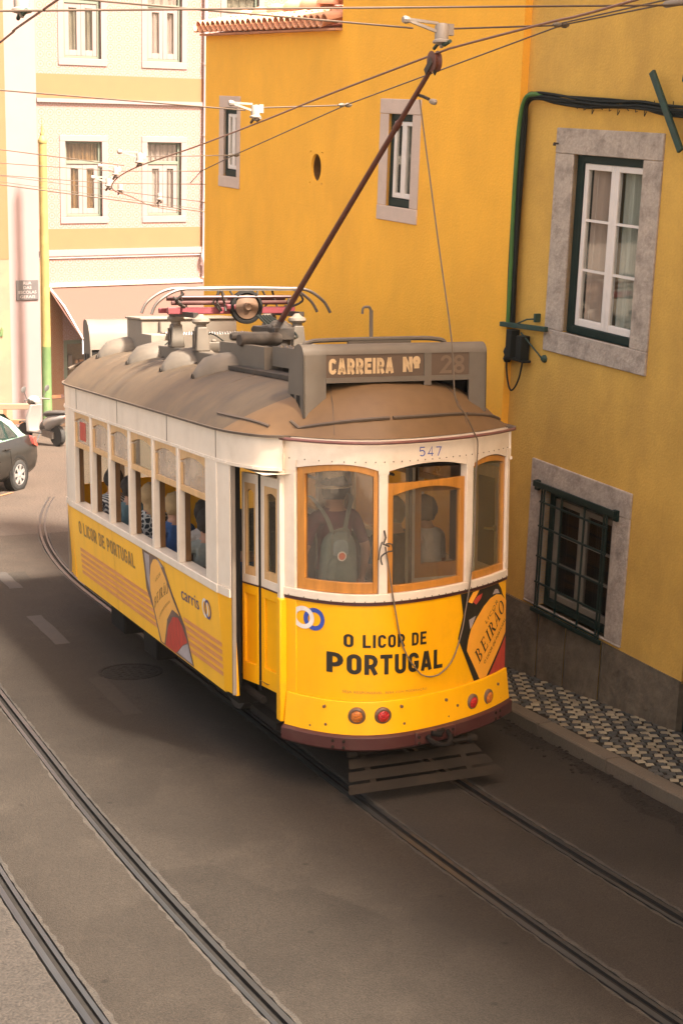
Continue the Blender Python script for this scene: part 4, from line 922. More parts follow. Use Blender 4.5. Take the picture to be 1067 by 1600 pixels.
V, F = text2d('O LICOR DE PORTUGAL', .01); mb = MB(); sdec(mb, [(2.66-.42*x, .80+.26*x**.75+.026*y) for x, y in V], F, .0056); mb.build('lettering', 'print_brown', side_l, smooth=False)
# ---------- side pillars, sashes
PX = [(.81, 1.10, 0), (1.81, 1.925, 0), (2.58, 2.71, 0), (3.395, 3.525, 0), (4.152, 4.285, 0), (4.90, 5.055, 0), (5.72, 6.03, 0)]
for sg, plan in ((-1, lplan), (1, rplan)):
    for k, (a, b, _) in enumerate(PX):
        mb = MB()
        if k in (0, 6): band(mb, plan, a, b, 1, 1.50, 2.53, .006, -.05)
        else:
            m_ = (a+b)/2; band(mb, plan, m_-.032, m_+.032, 1, 1.50, 2.53, .012, -.05)
        mb.build('pillar', 'tram_cream', tram, bevel=.005)
        mb = MB(); m_ = (a+b)/2; w_ = .035 if k not in (0, 6) else (b-a)/2-.003
        band(mb, plan, m_-w_+.008, m_+w_-.008, 1, 1.505, 2.50, -.052, -.10)
        po = mb.build('inner_pillar', 'wood_dark', tram)
    bays = [(PX[k][1] if k == 0 else (PX[k][0]+PX[k][1])/2+.034, PX[k+1][0] if k == 5 else (PX[k+1][0]+PX[k+1][1])/2-.034) for k in range(6)]
    for k, (a, b) in enumerate(bays):
        arch = lambda t, a=a, b=b: 2.47-.055*(2*(t-a)/(b-a)-1)**2
        zb = 2.15 if (k != 5) else 2.13
        mb = MB(); n = 10
        band(mb, plan, a, b, n, arch, 2.53, -.008, -.045); band(mb, plan, a, b, 1, zb, zb+.055, -.008, -.045)
        band(mb, plan, a, a+.035, 1, zb+.055, lambda t: 2.40, -.008, -.045); band(mb, plan, b-.035, b, 1, zb+.055, lambda t: 2.40, -.008, -.045)
        win = mb.build('upper_sash', 'wood_pale', tram, bevel=.003)
        mb = MB(); band(mb, plan, a+.035, b-.035, 1, zb+.055, 2.475, -.024, -.028); mb.build('pane', 'glass_side' if k not in (2,) else 'glass_side_clear', win, smooth=False)
        if sg > 0: mb = MB(); band(mb, plan, a+.01, b-.01, 1, 1.505, 2.15, -.024, -.028); mb.build('pane', 'glass_side_clear', win, smooth=False)
# red notice in the farthest bay
mb = MB(); band(mb, lplan, 5.30, 5.55, 1, 2.22, 2.42, -.020, -.022); mb.build('notice', 'print_red', tram, smooth=False)
# ---------- outline of letterboard and roof
_ol = [(.02, .90), (.12, 1.03), (.25, 1.085), (.40, 1.13), (.56, 1.165), (.80, 1.185), (1.0, 1.19), (5.81, 1.19), (6.01, 1.185), (6.25, 1.165), (6.41, 1.13), (6.56, 1.085), (6.69, 1.03), (6.79, .95)]
def wl(s): return float(np.interp(s, [p[0] for p in _ol], [p[1] for p in _ol]))
def wr(s): return max(wl(s), float(np.interp(s, [-.1, .1, .6, 1.0], [1.08, 1.12, 1.17, 1.19])) if s < 1 else 0)
def outl(sg):
    def pl(s):
        f = wl if sg < 0 else wr; e = .01; d = (f(s+e)-f(s-e))/(2*e); n = Vector((1, -d)).normalized(); return sg*f(s), s, sg*n.x, n.y
    return pl
def bplan(x):  # far end
    X, Y, nx, ny = fplan(-x*.97+.05); return x, 2*SMID-Y, -nx, -ny
for sg in (-1, 1):
    mb = MB(); band(mb, outl(sg), .03, 6.78, 60, 2.53, 2.78, .0, -.05); lb = mb.build('letterboard', 'tram_cream', tram, sharp=50)
    mb = MB(); band(mb, outl(sg), .03, 6.78, 60, 2.520, 2.545, .012, -.02); mb.build('drip_strip', 'tram_cream', tram)
    mb = MB(); band(mb, outl(sg), .0, 6.8, 60, 2.782, 2.80, .03, -.05); mb.build('gutter', 'roof_trim', tram)
    mb = MB()
    for k in range(52):
        s_ = .1+k*.127; x, y, nx, ny = outl(sg)(s_); mb.lathe((x+nx*.012, y, 2.532), (nx, ny, 0), [(.006, 0), (.005, .004)], 6)
    tag(mb.build('rivets', 'tram_cream', tram), kind='stuff')
    # vertical seams of letterboard panels
    mb = MB()
    for s_ in (.84, 2.2, 3.9, 5.6): x, y, nx, ny = outl(sg)(s_); mb.box(x-.003, x+.003, s_-.004, s_+.004, 2.55, 2.775)
    tag(mb.build('panel_seam', 'roof_trim', tram), kind='stuff')
# corner columns between saloon and platform (both ends, both sides)
for far in (0, 1):
    for sg in (-1, 1):
        a, b = (.56, .81) if not far else (6.0, 6.25)
        mb = MB(); band(mb, outl(sg), a, b, 8, 1.50, 2.525, .002, -.03); mb.build('corner_column', 'tram_cream', tram)
        mb = MB(); band(mb, outl(sg), a, b, 8, 1.432, 1.498, .012, -.03); mb.build('column_band', 'tram_cream', tram)
        mb = MB(); band(mb, outl(sg), a, b, 8, .60, 1.43, .0, -.03, olo=-.045); mb.build('column_skirt', 'tram_yellow', tram)
        mb = MB(); q = .545 if not far else 6.265; x = sg*(wl(q)-.004); mb.box(min(x, x-sg*.03), max(x, x-sg*.03), q-.012, q+.012, .62, 2.52); mb.build('door_post', 'gear_pale', tram)
# ---------- roof
def hz(u, t1, t2): return .40*(1-abs(u)**3.6)*(1-(1-min(1, max(0, t1)/.85))**4)*(1-(1-min(1, max(0, t2)/.85))**4)
def roofpt(u, v):
    xf = -.9+(u+1)/2*1.99; sf = prof(xf)+.03; xb = u*.96; sb = bplan(xb)[1]-.03
    s_ = sf+(sb-sf)*v; x = -(wl(s_))*(1-(u+1)/2)+wr(s_)*(u+1)/2
    if s_ < .05: k = min(1, (.05-s_)/.3); x = x*(1-k)+k*(xf+(x-xf)*.3)
    return Vector((x*1.012, s_, 2.795+hz(u, s_-sf, sb-s_)))
US = [-1, -.985, -.96, -.92, -.86, -.78, -.68, -.56, -.42, -.28, -.14, 0, .14, .28, .42, .56, .68, .78, .86, .92, .96, .985, 1]
VS = [0, .004, .012, .022, .035, .05, .065, .08, .10, .12]+[.12+.76*k/30 for k in range(1, 31)]+[1-q for q in (.10, .08, .065, .05, .035, .022, .012, .004, 0)]
mb = MB(); mb.grid([[roofpt(u, v) for v in VS] for u in US])
for f in range(len(mb.f)): mb.m[f] = 1 if (f % (len(VS)-1)) < 7 else 0
roof = mb.build('roof', ['roof_paint', 'roof_hood'], tram, sharp=60)
def roofz(x, s):
    # height of the roof above a point, by search across the section
    best = None
    u = max(-1, min(1, 2*(x+wl(s))/(wl(s)+wr(s))-1)); xf = -.9+(u+1)/2*1.99; sf = prof(xf)+.03; sb = bplan(u*.96)[1]-.03
    return 2.795+hz(u, s-sf, sb-s)
mb = MB(); mb.grid([[(x, s, 2.50) for s in (.0, 1.5, 3, 5, 6.7)] for x in (-1.08, 0, 1.08)]); mb.build('ceiling', 'interior_cream', tram, smooth=False)
# canvas seams across the hood and rain mouldings over each end window
mb = MB()
for xs_, xe in ((-.62, -.42), (.55, .50)):
    pts = []
    for k in range(16):
        t = k/15; s_ = prof(xs_)+.05+t*.6; x = xs_+(xe-xs_)*t; pts.append((x, s_, roofz(x, s_)+.001))
    mb = MB(); mb.tube(pts, .004, 5); mb.build('roof_seam', 'roof_trim', roof)
def moulding(x0, x1, d0, bow):
    pts = []
    for k in range(17):
        t = k/16; x = x0+(x1-x0)*t; s_ = prof(x)+d0-bow*0+.06*(2*t-1)**2*0+.02; pts.append((x, s_, roofz(x, s_)+.012))
    mb = MB(); mb.tube(pts, .014, 6); mb.build('rain_moulding', 'roof_trim', roof)
moulding(-.83, -.20, .10, .02); moulding(-.17, .56, .10, .02); moulding(.58, 1.04, .10, .02)
pts = [(-wl(s_)*.93, s_, roofz(-wl(s_)*.93, s_)+.012) for s_ in [1.0-.06*k for k in range(15)]]
mb = MB(); mb.tube(pts, .014, 6); mb.build('rain_moulding', 'roof_trim', roof)
mb = MB(); mb.tube([(-1.0, 6.75, 2.92), (-.85, 6.85, 2.97), (-.7, 6.95, 3.0)], .02, 6); mb.build('rain_moulding', 'roof_trim', roof)
for s_ in (1.55, 3.05, 4.2, 5.35):
    pts = [(-wl(s_)*1.0+.01+(2*wl(s_)-.02)*k/40, s_) for k in range(41)]
    mb = MB(); mb.tube([(x, y, roofz(x, y)+.001) for x, y in pts], .0035, 5); mb.build('roof_seam', 'roof_trim', roof)
# torpedo vents
def vent(x, s, sg):
    mb = MB(); n = 12; S_ = []
    for t in [0, .04, .1, .2, .32, .45, .6, .72, .84, .92, .97, 1]:
        h = min(.165, .215*math.sin(math.pi*min(1, .07+.93*t))**.75)+.004; w_ = .03+.215*math.sin(math.pi*min(1, .04+.80*t))**.8
        px = x-sg*(-.34*t); 
        cx = x-sg*.60*t
        z0 = roofz(cx, s)-.03
        S_.append([(cx, s+w_*math.cos(math.pi*k/n), z0+h*math.sin(math.pi*k/n)**.7) for k in range(n+1)])
    mb.loft(S_); v = mb.build('roof_vent', 'gear_grey', roof, sharp=60)
    mb = MB(); z0 = roofz(x, s); mb.lathe((x+sg*.006, s, z0+.012), (sg, 0, .1), [(.030, -.02), (.030, .008), (.024, .008), (.022, -.015)], 10); mb.build('vent_mouth', 'gear_dark', roof)
for s_ in (6.0, 4.75, 3.52, 2.5): vent(-.84, s_, -1); vent(.84, s_, 1)
# ---------- rear (near) end
NX = 26
def fz(x, z, off=0): X, Y, nx, ny = fplan(x); return (X+nx*off, Y+ny*off, z)
mb = MB(); band(mb, fplan, -.885, 1.085, NX, .755, 1.51, .0, -.03); fpan = mb.build('end_panel', 'tram_yellow', tram, sharp=50)
mb = MB(); band(mb, fplan, -.87, 1.085, NX, .49, .753, .020, -.03, olo=.050); apron = mb.build('apron', 'tram_yellow', tram, sharp=50, bevel=.006)
mb = MB()
S_ = []
for k in range(NX+9):
    x = -.90+k*(1.99)/(NX+8); X, Y, nx, ny = fplan(max(-.87, min(1.07, x))); S_.append([(X+nx*o_, Y+ny*o_, z) for o_, z in ((.055, .495), (.080, .475), (.080, .385), (.062, .368), (-.02, .368), (-.02, .495))])
mb.loft(S_); bump_ = mb.build('bumper', 'maroon', tram, sharp=40)
mb = MB(); band(mb, fplan, -.885, 1.085, NX, 1.512, 1.535, .010, -.02); mb.build('maroon_strip', 'maroon', tram)
mb = MB(); band(mb, fplan, -.885, 1.085, NX, 1.537, 1.60, .016, -.06); mb.build('window_rail', 'tram_cream', tram, bevel=.004)
mb = MB(); band(mb, fplan, -.90, 1.085, NX, 2.61, 2.79, .004, -.05); elb = mb.build('end_letterboard', 'tram_cream', tram)
for a, b in ((-.905, -.835), (-.335, -.265), (.502, .578), (1.055, 1.10)):
    mb = MB(); band(mb, fplan, a, b, 2, 1.60, 2.61, .008, -.06); mb.build('end_pillar', 'tram_cream', tram, bevel=.004)
    mb = MB(); band(mb, fplan, a-.006, b+.006, 2, 2.53, 2.615, .012, .0085); mb.build('pillar_cap', 'tram_cream', tram)
# corner posts down to the step at the door side
mb = MB(); mb.box(-.925, -.875, .06, .13, .50, 2.61); mb.build('corner_post', 'tram_cream', tram, bevel=.01)
mb = MB(); mb.box(-.935, -.868, .045, .135, .50, 1.505); mb.build('corner_post', 'tram_yellow', tram, bevel=.012)
mb = MB(); band(mb, fplan, -.90, -.83, 2, .50, 1.505, .006, -.03); mb.build('corner_strip', 'tram_yellow', tram, bevel=.006)
def archtop(a, b, zc, drop): return lambda t: zc-drop*(2*(t-a)/(b-a)-1)**2
# arched cream spandrels
for a, b, zc in ((-.835, -.335, 2.605), (-.265, .502, 2.60), (.578, 1.055, 2.595)):
    mb = MB(); band(mb, fplan, a, b, 12, archtop(a, b, zc, .05), 2.612, .002, -.05); mb.build('spandrel', 'tram_cream', tram)
# left window
def endwindow(a, b, z0, ztop, drop, fw, gz, gm, arch_in, off=-.012):
    mb = MB(); tp = archtop(a, b, ztop, drop) if drop else (lambda t: ztop)
    band(mb, fplan, a, a+fw, 3, z0, lambda t: tp(t), off, off-.04); band(mb, fplan, b-fw, b, 3, z0, lambda t: tp(t), off, off-.04)
    band(mb, fplan, a+fw, b-fw, 8, z0, z0+gz, off, off-.04); band(mb, fplan, a+fw, b-fw, 12, archtop(a+fw, b-fw, ztop-.045, arch_in), tp, off, off-.04)
    w_ = mb.build('end_window', 'wood_orange', tram, bevel=.003)
    mb = MB(); band(mb, fplan, a+fw, b-fw, 12, z0+gz, archtop(a+fw, b-fw, ztop-.046, arch_in), off-.022, off-.026); mb.build('pane', gm, w_, smooth=False)
    return w_
endwindow(-.832, -.338, 1.603, 2.60, .045, .035, .085, 'glass_rear', .045)
endwindow(-.262, .499, 1.603, 2.455, .0, .048, .055, 'glass_rear', .05)
endwindow(.581, 1.052, 1.60, 2.585, .04, .022, .06, 'glass_side_clear', .03)
# far end: closed simply with the same kit
mb = MB(); band(mb, bplan, -1.0, 1.0, 20, .5, 1.53, 0, -.03); mb.build('end_panel', 'tram_yellow', tram)
mb = MB(); band(mb, bplan, -1.0, 1.0, 20, 2.56, 2.79, 0, -.05); mb.build('end_letterboard', 'tram_cream', tram)
for a, b in ((-1.0, -.9), (-.33, -.25), (.25, .33), (.9, 1.0)):
    mb = MB(); band(mb, bplan, a, b, 2, 1.53, 2.56, 0, -.05); mb.build('end_pillar', 'tram_cream', tram)
for a, b in ((-.9, -.33), (-.25, .25), (.33, .9)):
    mb = MB(); band(mb, bplan, a, b, 6, 1.53, 2.56, -.02, -.024); mb.build('pane', 'glass_side_clear', tram, smooth=False)
# maroon handrail under the roof edge
pts = [fz(x, 2.775, .045) for x in np.linspace(-.93, 1.10, 30)]
mb = MB(); mb.tube(pts, .013, 8)
for x in (-.85, -.35, .1, .55, 1.0): mb.tube([fz(x, 2.775, .045), fz(x, 2.77, .0)], .006, 6)
mb.build('end_handrail', 'maroon_rail', tram)
mb = MB()
for k in range(28):
    x = -.86+k*.071
    for z in (2.625, 1.545): mb.lathe(fz(x, z, .005 if z > 2 else .017), (fplan(x)[2], fplan(x)[3], 0), [(.0055, 0), (.004, .004)], 6)
tag(mb.build('rivets', 'roof_trim', tram), kind='stuff')
# ---------- prints on the end
def fdec(mb, V, F, off, mi=0): mb.add([fz(x, z, off) for x, z in V], F, mi)
def ftext(txt, c, m_, bold, par, name='lettering', space=1.0, sign=None):   # c: four corners bl, br, tr, tl in (x, z)
    V, F = signtext(txt, *sign) if sign else text2d(txt, bold, 0, space); mb = MB(); (ax, az), (bx, bz), (cx, cz), (dx, dz) = c
    fdec(mb, [((1-x)*(1-y)*ax+x*(1-y)*bx+x*y*cx+(1-x)*y*dx, (1-x)*(1-y)*az+x*(1-y)*bz+x*y*cz+(1-x)*y*dz) for x, y in V], F, .0045); return mb.build(name, m_, par, smooth=False)
ftext('O LICOR DE', ((-.577, 1.186), (.095, 1.162), (.095, 1.266), (-.577, 1.289)), 'print_black', .022, fpan, sign=(.185, .56, .15))
ftext('PORTUGAL', ((-.677, .975), (.262, .944), (.262, 1.097), (-.677, 1.138)), 'print_black', .03, fpan, sign=(.20, .58, .12))
ftext('SEJA RESPONSÁVEL. BEBA COM MODERAÇÃO.', ((-.584, .815), (.112, .785), (.112, .812), (-.584, .846)), 'print_brown', 0, fpan, space=1.1)
ftext('547', ((.009, 2.652), (.226, 2.645), (.226, 2.716), (.009, 2.727)), 'print_blue', -.004, elb, sign=(.11, .60, .30))
def fring(cx, cz, r, w_, m_, off): mb = MB(); fdec(mb, *ringpts(cx, cz, r*.60, r, w_*.62), off); mb.build('logo_ring', m_, fpan, smooth=False)
fring(-.742, 1.378, .090, .034, 'print_blue', .0040); fring(-.797, 1.380, .090, .034, 'print_white', .0048)
def fpoly(pts, m_, off, name):
    # subdivide a polygon sideways so that it follows the curve
    bm = bmesh.new(); vs_ = [bm.verts.new((x, z, 0)) for x, z in pts]; bm.faces.new(vs_)
    for k in range(9): 
        xx = .45+.08*k; geom = bm.verts[:]+bm.edges[:]+bm.faces[:]; bmesh.ops.bisect_plane(bm, geom=geom, plane_co=(xx, 0, 0), plane_no=(1, 0, 0))
    bm.verts.index_update(); V = [(v.co.x, v.co.y) for v in bm.verts]; F = [tuple(v.index for v in f.verts) for f in bm.faces]; bm.free()
    mb = MB(); fdec(mb, V, F, off); return mb.build(name, m_, fpan, smooth=False)
fpoly([(.455, 1.508), (.95, 1.508), (1.0, 1.45), (1.03, 1.39), (1.083, 1.33), (1.083, .757), (.628, .757), (.43, 1.147), (.487, 1.33)], 'print_black', .0032, 'printed_bottle')
fpoly([(.534, 1.03), (.552, 1.12), (.586, 1.207), (.655, 1.28), (.74, 1.356), (.83, 1.405), (.92, 1.42), (1.0, 1.40), (1.083, 1.335), (1.083, 1.06), (.79, .757), (.70, .757)], 'print_orange', .0042, 'printed_label')
fpoly([(1.083, 1.025), (1.083, .757), (.83, .757)], 'print_red', .0042, 'printed_liquid')
fpoly([(.54, 1.43), (.60, 1.50), (.68, 1.505), (.64, 1.46), (.59, 1.41)], 'print_orange', .0042, 'printed_cap')
fpoly([(.60, 1.42), (.66, 1.46), (.72, 1.47), (.70, 1.43), (.64, 1.39)], 'print_red', .0050, 'printed_cap')
fpoly([(.86, 1.43), (.90, 1.47), (.94, 1.46), (.97, 1.42), (.90, 1.43)], 'print_grey', .0050, 'printed_highlight')
fpoly([(.555, 1.28), (.60, 1.29), (.64, 1.30), (.59, 1.22), (.57, 1.20)], 'print_grey', .0050, 'printed_highlight')
V, F = serifword('BEIRAO')
mb = MB(); fdec(mb, [(.690+.375*x-.062*y, .885+.385*x+.105*y) for x, y in V], F, .0056); mb.build('lettering', 'print_black', fpan, smooth=False)
V, F = text2d('LICOR', .0, 0, 1.3); mb = MB(); fdec(mb, [(.78+.17*x-.018*y, 1.20+.15*x+.03*y) for x, y in V], F, .0056); mb.build('lettering', 'print_black', fpan, smooth=False)
V, F = text2d('O LICOR DE PORTUGAL', .01, 0, 1.1); mb = MB(); fdec(mb, [(.765+.315*x-.014*y, .865+.30*x+.026*y) for x, y in V], F, .0056); mb.build('lettering', 'print_black', fpan, smooth=False)
# ---------- lamps, coupler, bolts
for x, z, m_ in ((-.487, .645, 'lamp_amber'), (-.303, .642, 'lamp_red'), (.573, .600, 'lamp_red'), (.775, .59, 'lamp_amber')):
    X, Y, nx, ny = fplan(x); ax = Vector((nx, ny, -.12)).normalized(); o0 = Vector((X+nx*.028, Y+ny*.028, z))
    mb = MB(); mb.lathe(o0, ax, [(.068, -.02), (.068, .012), (.058, .022), (.048, .022), (.046, .012)], 24); lp = mb.build('tail_lamp', 'lamp_bezel', tram)
    mb = MB(); mb.lathe(o0, ax, [(.047, .012), (.046, .026), (.038, .034), (.02, .039), (.004, .040)], 20); mb.build('lens', m_, lp)
mb = MB()
for x, z in ((-.68, .70), (-.67, .56), (-.15, .70), (-.13, .56), (.28, .68), (.40, .61), (.68, .52), (.92, .66), (-.75, .53), (.95, .53), (.3, .54)):
    X, Y, nx, ny = fplan(x); mb.lathe((X+nx*.034, Y+ny*.034, z), (nx, ny, 0), [(.014, -.02), (.013, .008), (.006, .011)], 6)
tag(mb.build('apron_bolts', 'lamp_bezel', tram), kind='stuff')
mb = MB(); band(mb, fplan, -.06, .32, 6, .382, .485, .098, .065); cp = mb.build('coupler_plate', 'maroon', tram, bevel=.008)
mb = MB(); X, Y, nx, ny = fplan(.13); f3 = lambda dx, dz, o_: (X+dx+nx*(.10+o_), Y+ny*(.10+o_)+dx*.33, .43+dz)
mb.tube(smoothpts([f3(-.10, .02, 0), f3(-.09, -.015, .05), f3(-.03, -.045, .09), f3(.05, -.045, .09), f3(.10, -.015, .05), f3(.11, .02, 0)]), .020, 8)
mb.tube([f3(-.06, .035, .0), f3(.0, .02, .035), f3(.06, .035, 0)], .022, 8); mb.lathe(f3(.01, .02, .02), (0, 0, 1), [(.024, -.02), (.024, .03), (.012, .035)], 10); mb.build('coupler_hook', 'under_dark', cp)
mb = MB()
for bx in (-.62, -.56, .82, .88, -.035, .29):
    for z in (.45, .40): X, Y, nx, ny = fplan(bx); o_ = .080 if abs(bx) > .5 else .098; mb.lathe((X+nx*o_, Y+ny*o_, z), (nx, ny, 0), [(.014, -.01), (.013, .006), (.006, .010)], 8)
tag(mb.build('bumper_bolts', 'guard_brown', bump_), kind='stuff')
# lifeguard tray
lg_c = .03
def slat(z0, z1, y0, y1, x0a, x1a, x0b, x1b):
    mb = MB(); V = [(x0a, y0, z0), (x1a, y0+.02, z0), (x1b, y1+.02, z1), (x0b, y1, z1)]; V2 = [(x, y+.02, z+.012) for x, y, z in V]
    mb.loft([V, V2]); return mb.build('lifeguard_slat', 'guard_brown', tram)
for k in range(3):
    t0 = k/3+.0; t1 = t0+.19; ya, yb_ = -.72+.30*t0, -.72+.30*t1; za, zb_ = .10+.20*t0, .10+.20*t1
    g = lambda t: -.66+.13*t; h = lambda t: .70-.16*t
    slat(za, zb_, ya, yb_, g(t0), h(t0), g(t1), h(t1))
mb = MB()
for x in (-.42, .42): mb = MB(); mb.bar((x, -.68, .100), (x, -.39, .295), .05, .012); mb.build('lifeguard_bracket', 'guard_brown', tram)
mb = MB(); mb.tube([(-.52, -.42, .325), (.56, -.42, .325)], .022, 8); mb.lathe((-.53, -.42, .325), (1, 0, 0), [(.03, -.02), (.036, 0), (.036, .04), (.02, .06)], 10); mb.lathe((.52, -.42, .325), (1, 0, 0), [(.02, -.02), (.036, 0), (.036, .04), (.03, .06)], 10); mb.build('lifeguard_rod', 'guard_brown', tram)
# ---------- doors on the left platform
def dplan(pa, pb):
    d = (Vector(pb)-Vector(pa)); n = Vector((-d.y, d.x)).normalized(); n = n if n.x < 0 else -n
    return lambda t: (pa[0]+d.x*t, pa[1]+d.y*t, n.x, n.y)
for pa, pb in (((-.903, .105), (-.943, .45)), ((-.957, .478), (-1.012, .71))):
    pl = dplan(pa, pb); mb = MB()
    f = .16
    band(mb, pl, 0, f, 1, 1.53, 2.44, 0, -.035); band(mb, pl, 1-f, 1, 1, 1.53, 2.44, 0, -.035); band(mb, pl, f, 1-f, 1, 2.36, 2.44, 0, -.035); band(mb, pl, f, 1-f, 1, 1.53, 1.60, 0, -.035)
    dr = mb.build('door', 'tram_cream', tram, bevel=.004)
    mb = MB(); band(mb, pl, 0, f, 1, .70, 1.52, 0, -.035); band(mb, pl, 1-f, 1, 1, .70, 1.52, 0, -.035); band(mb, pl, f, 1-f, 1, 1.44, 1.52, 0, -.035); band(mb, pl, f, 1-f, 1, .70, .86, 0, -.035); band(mb, pl, f, 1-f, 1, .86, 1.44, -.02, -.03); mb.build('lower_leaf', 'tram_yellow', dr, bevel=.004)
    mb = MB(); band(mb, pl, 0, 1, 1, 1.52, 1.532, .004, -.03); mb.build('door_strip', 'maroon', dr)
    mb = MB(); band(mb, pl, f, f+.10, 1, 1.60, 2.36, -.004, -.03); band(mb, pl, 1-f-.10, 1-f, 1, 1.60, 2.36, -.004, -.03); band(mb, pl, f+.1, .9-f, 6, lambda t: 2.31-.12*(2*t-1)**2, 2.36, -.004, -.03); band(mb, pl, f+.1, .9-f, 1, 1.60, 1.67, -.004, -.03); mb.build('glazing_frame', 'wood_pale', dr)
    mb = MB(); band(mb, pl, f+.10, .9-f, 1, 1.66, 2.33, -.018, -.021); mb.build('pane', 'glass_side_clear', dr, smooth=False)
mb = MB(); pl = dplan((-.9435, .452), (-.9565, .476)); band(mb, pl, 0, 1, 1, .66, 2.46, -.005, -.03); mb.build('door_seal', 'rubber', tram)
mb = MB(); mb.box(-1.09, -1.02, .72, .78, .62, 2.52); mb.build('door_seal', 'rubber', tram)
# right platform side closed
mb = MB(); mb.box(1.05, 1.09, .05, .56, .6, 2.52); mb.build('platform_door', 'interior_cream', tram)
mb = MB(); mb.box(1.035, 1.048, .10, .50, 1.5, 2.45); mb.box(1.03, 1.036, .16, .44, 1.6, 2.35, 1); mb.build('platform_door_frame', ['wood_pale', 'wood_dark'], tram)
mb = MB(); mb.tube([(1.03, .14, 1.93), (.98, .14, 1.93), (.93, .13, 1.94)], .012, 6); mb.lathe((1.035, .14, 1.93), (-1, 0, 0), [(.03, 0), (.03, .01), (.015, .02)], 10); mb.build('door_handle', 'brass', tram)
# ---------- underframe
mb = MB(); mb.box(-1.0, 1.0, .85, 6.2, .45, .72); mb.box(-.84, .92, .25, .85, .47, .72); mb.box(-.60, .65, -.22, .3, .46, .70); mb.box(-.9, .9, 6.5, 7.0, .46, .70); mb.build('underframe', 'under_dark', tram)
mb = MB(); mb.grid([[(x*.78, s, .74) for s in (-.05, .3)] for x in (-1.1, 0, 1.1)]); mb.grid([[(x, s, .741) for s in (.3, .8)] for x in (-.95, 0, 1.05)]); mb.grid([[(x, s, .725) for s in (.8, 2, 4, 6.2)] for x in (-1.12, 0, 1.12)]); mb.build('floor', 'wood_dark', tram, smooth=False)
mb = MB(); mb.box(-.93, -.75, .15, .75, .40, .46); mb.build('step', 'under_dark', tram)
for s_, n_ in ((4.95, .34), (3.7, .28)):
    mb = MB(); mb.box(-.95, -.72, s_-n_/2-.1, s_+n_/2+.1, .20, .50); mb.build('equipment_box', 'under_dark', tram, bevel=.02)
mb = MB(); mb.tube([(-.98, .3, .62), (-.98, 6.0, .62)], .03, 6); mb.build('sole_bar', 'under_dark', tram)
for s_ in (2.2, 4.6):
    for sg in (-1, 1):
        mb = MB(); mb.lathe((sg*HG-.055-.055*0, s_, .34), (1, 0, 0), [(.10, -.05), (.33, -.05), (.34, -.02), (.34, .05), (.30, .05), (.28, .03), (.10, .03)], 28); mb.build('wheel', 'gear_dark', tram)
    mb = MB(); mb.tube([(-.6, s_, .34), (.6, s_, .34)], .06, 8); mb.build('axle', 'gear_dark', tram)
    mb = MB(); mb.box(-.72, -.58, s_-.25, s_+.25, .22, .46); mb.box(.58, .72, s_-.25, s_+.25, .22, .46); mb.build('axle_box', 'under_dark', tram, bevel=.02)
mb = MB(); mb.box(-.70, -.60, 1.2, 5.6, .28, .44); mb.box(.60, .70, 1.2, 5.6, .28, .44); mb.build('truck_frame', 'under_dark', tram)
# ---------- interior
mb = MB(); mb.box(.40, .46, .50, .56, .74, 2.5); mb.box(.98, 1.06, .50, .56, .74, 2.5); mb.box(-.42, -.36, .50, .56, .74, 2.5, 0); mb.build('bulkhead_post', 'interior_cream', tram)
mb = MB(); mb.box(.46, .98, .51, .55, .74, 1.40); mb.build('bulkhead_panel', 'tram_yellow', tram)
mb = MB(); mb.box(.46, .98, .505, .555, 1.40, 1.48); mb.lathe((.72, .50, 1.44), (0, -1, 0), [(.02, 0), (.015, .01)], 10); mb.build('bulkhead_shelf', 'interior_cream', tram)
mb = MB(); mb.box(.46, .52, .505, .55, 1.48, 2.3); mb.box(.92, .98, .505, .55, 1.48, 2.3); mb.box(.52, .92, .505, .55, 1.48, 1.60); mb.box(.52, .92, .505, .55, 2.22, 2.3); mb.build('bulkhead_window', 'wood_orange', tram)
mb = MB(); mb.box(-.9, -.75, .58, .60, 2.2, 2.5); mb.box(-.35, -.2, .4, .41, 2.28, 2.44); mb.build('notice', 'sign_cream', tram)
for x, s_ in ((-.28, .35), (.32, .3)):
    mb = MB(); mb.tube([(x, s_, .74), (x, s_, 2.5)], .016, 8); mb.build('grab_pole', 'gear_steel', tram)
def bench(x0, x1, s_):
    mb = MB(); mb.box(x0, x1, s_-.02, s_+.42, .91, .98); mb.box(x0, x1, s_-.06, s_-.02, .93, 1.42); mb.box(x0+.05, x0+.1, s_, s_+.38, .60, .91); mb.box(x1-.1, x1-.05, s_, s_+.38, .60, .91)
    b = mb.build('bench', 'seat_brown', tram, bevel=.02)
SEATS = [1.25, 2.02, 2.80, 3.58, 4.36, 5.14]
for s_ in SEATS: bench(-1.06, -.28, s_); bench(.30, 1.06, s_)
for x0, x1 in ((1.125, 1.15), (-1.10, -1.085)):
    mb = MB(); mb.box(x0, x1, .85, 5.98, .73, 1.43); mb.build('inner_lining', 'seat_brown', tram)
mb = MB()
for x in (-.35, .35): mb.tube([(x, .7, 2.35), (x, 6.3, 2.35)], .014, 6)
mb.build('ceiling_rail', 'gear_steel', tram)
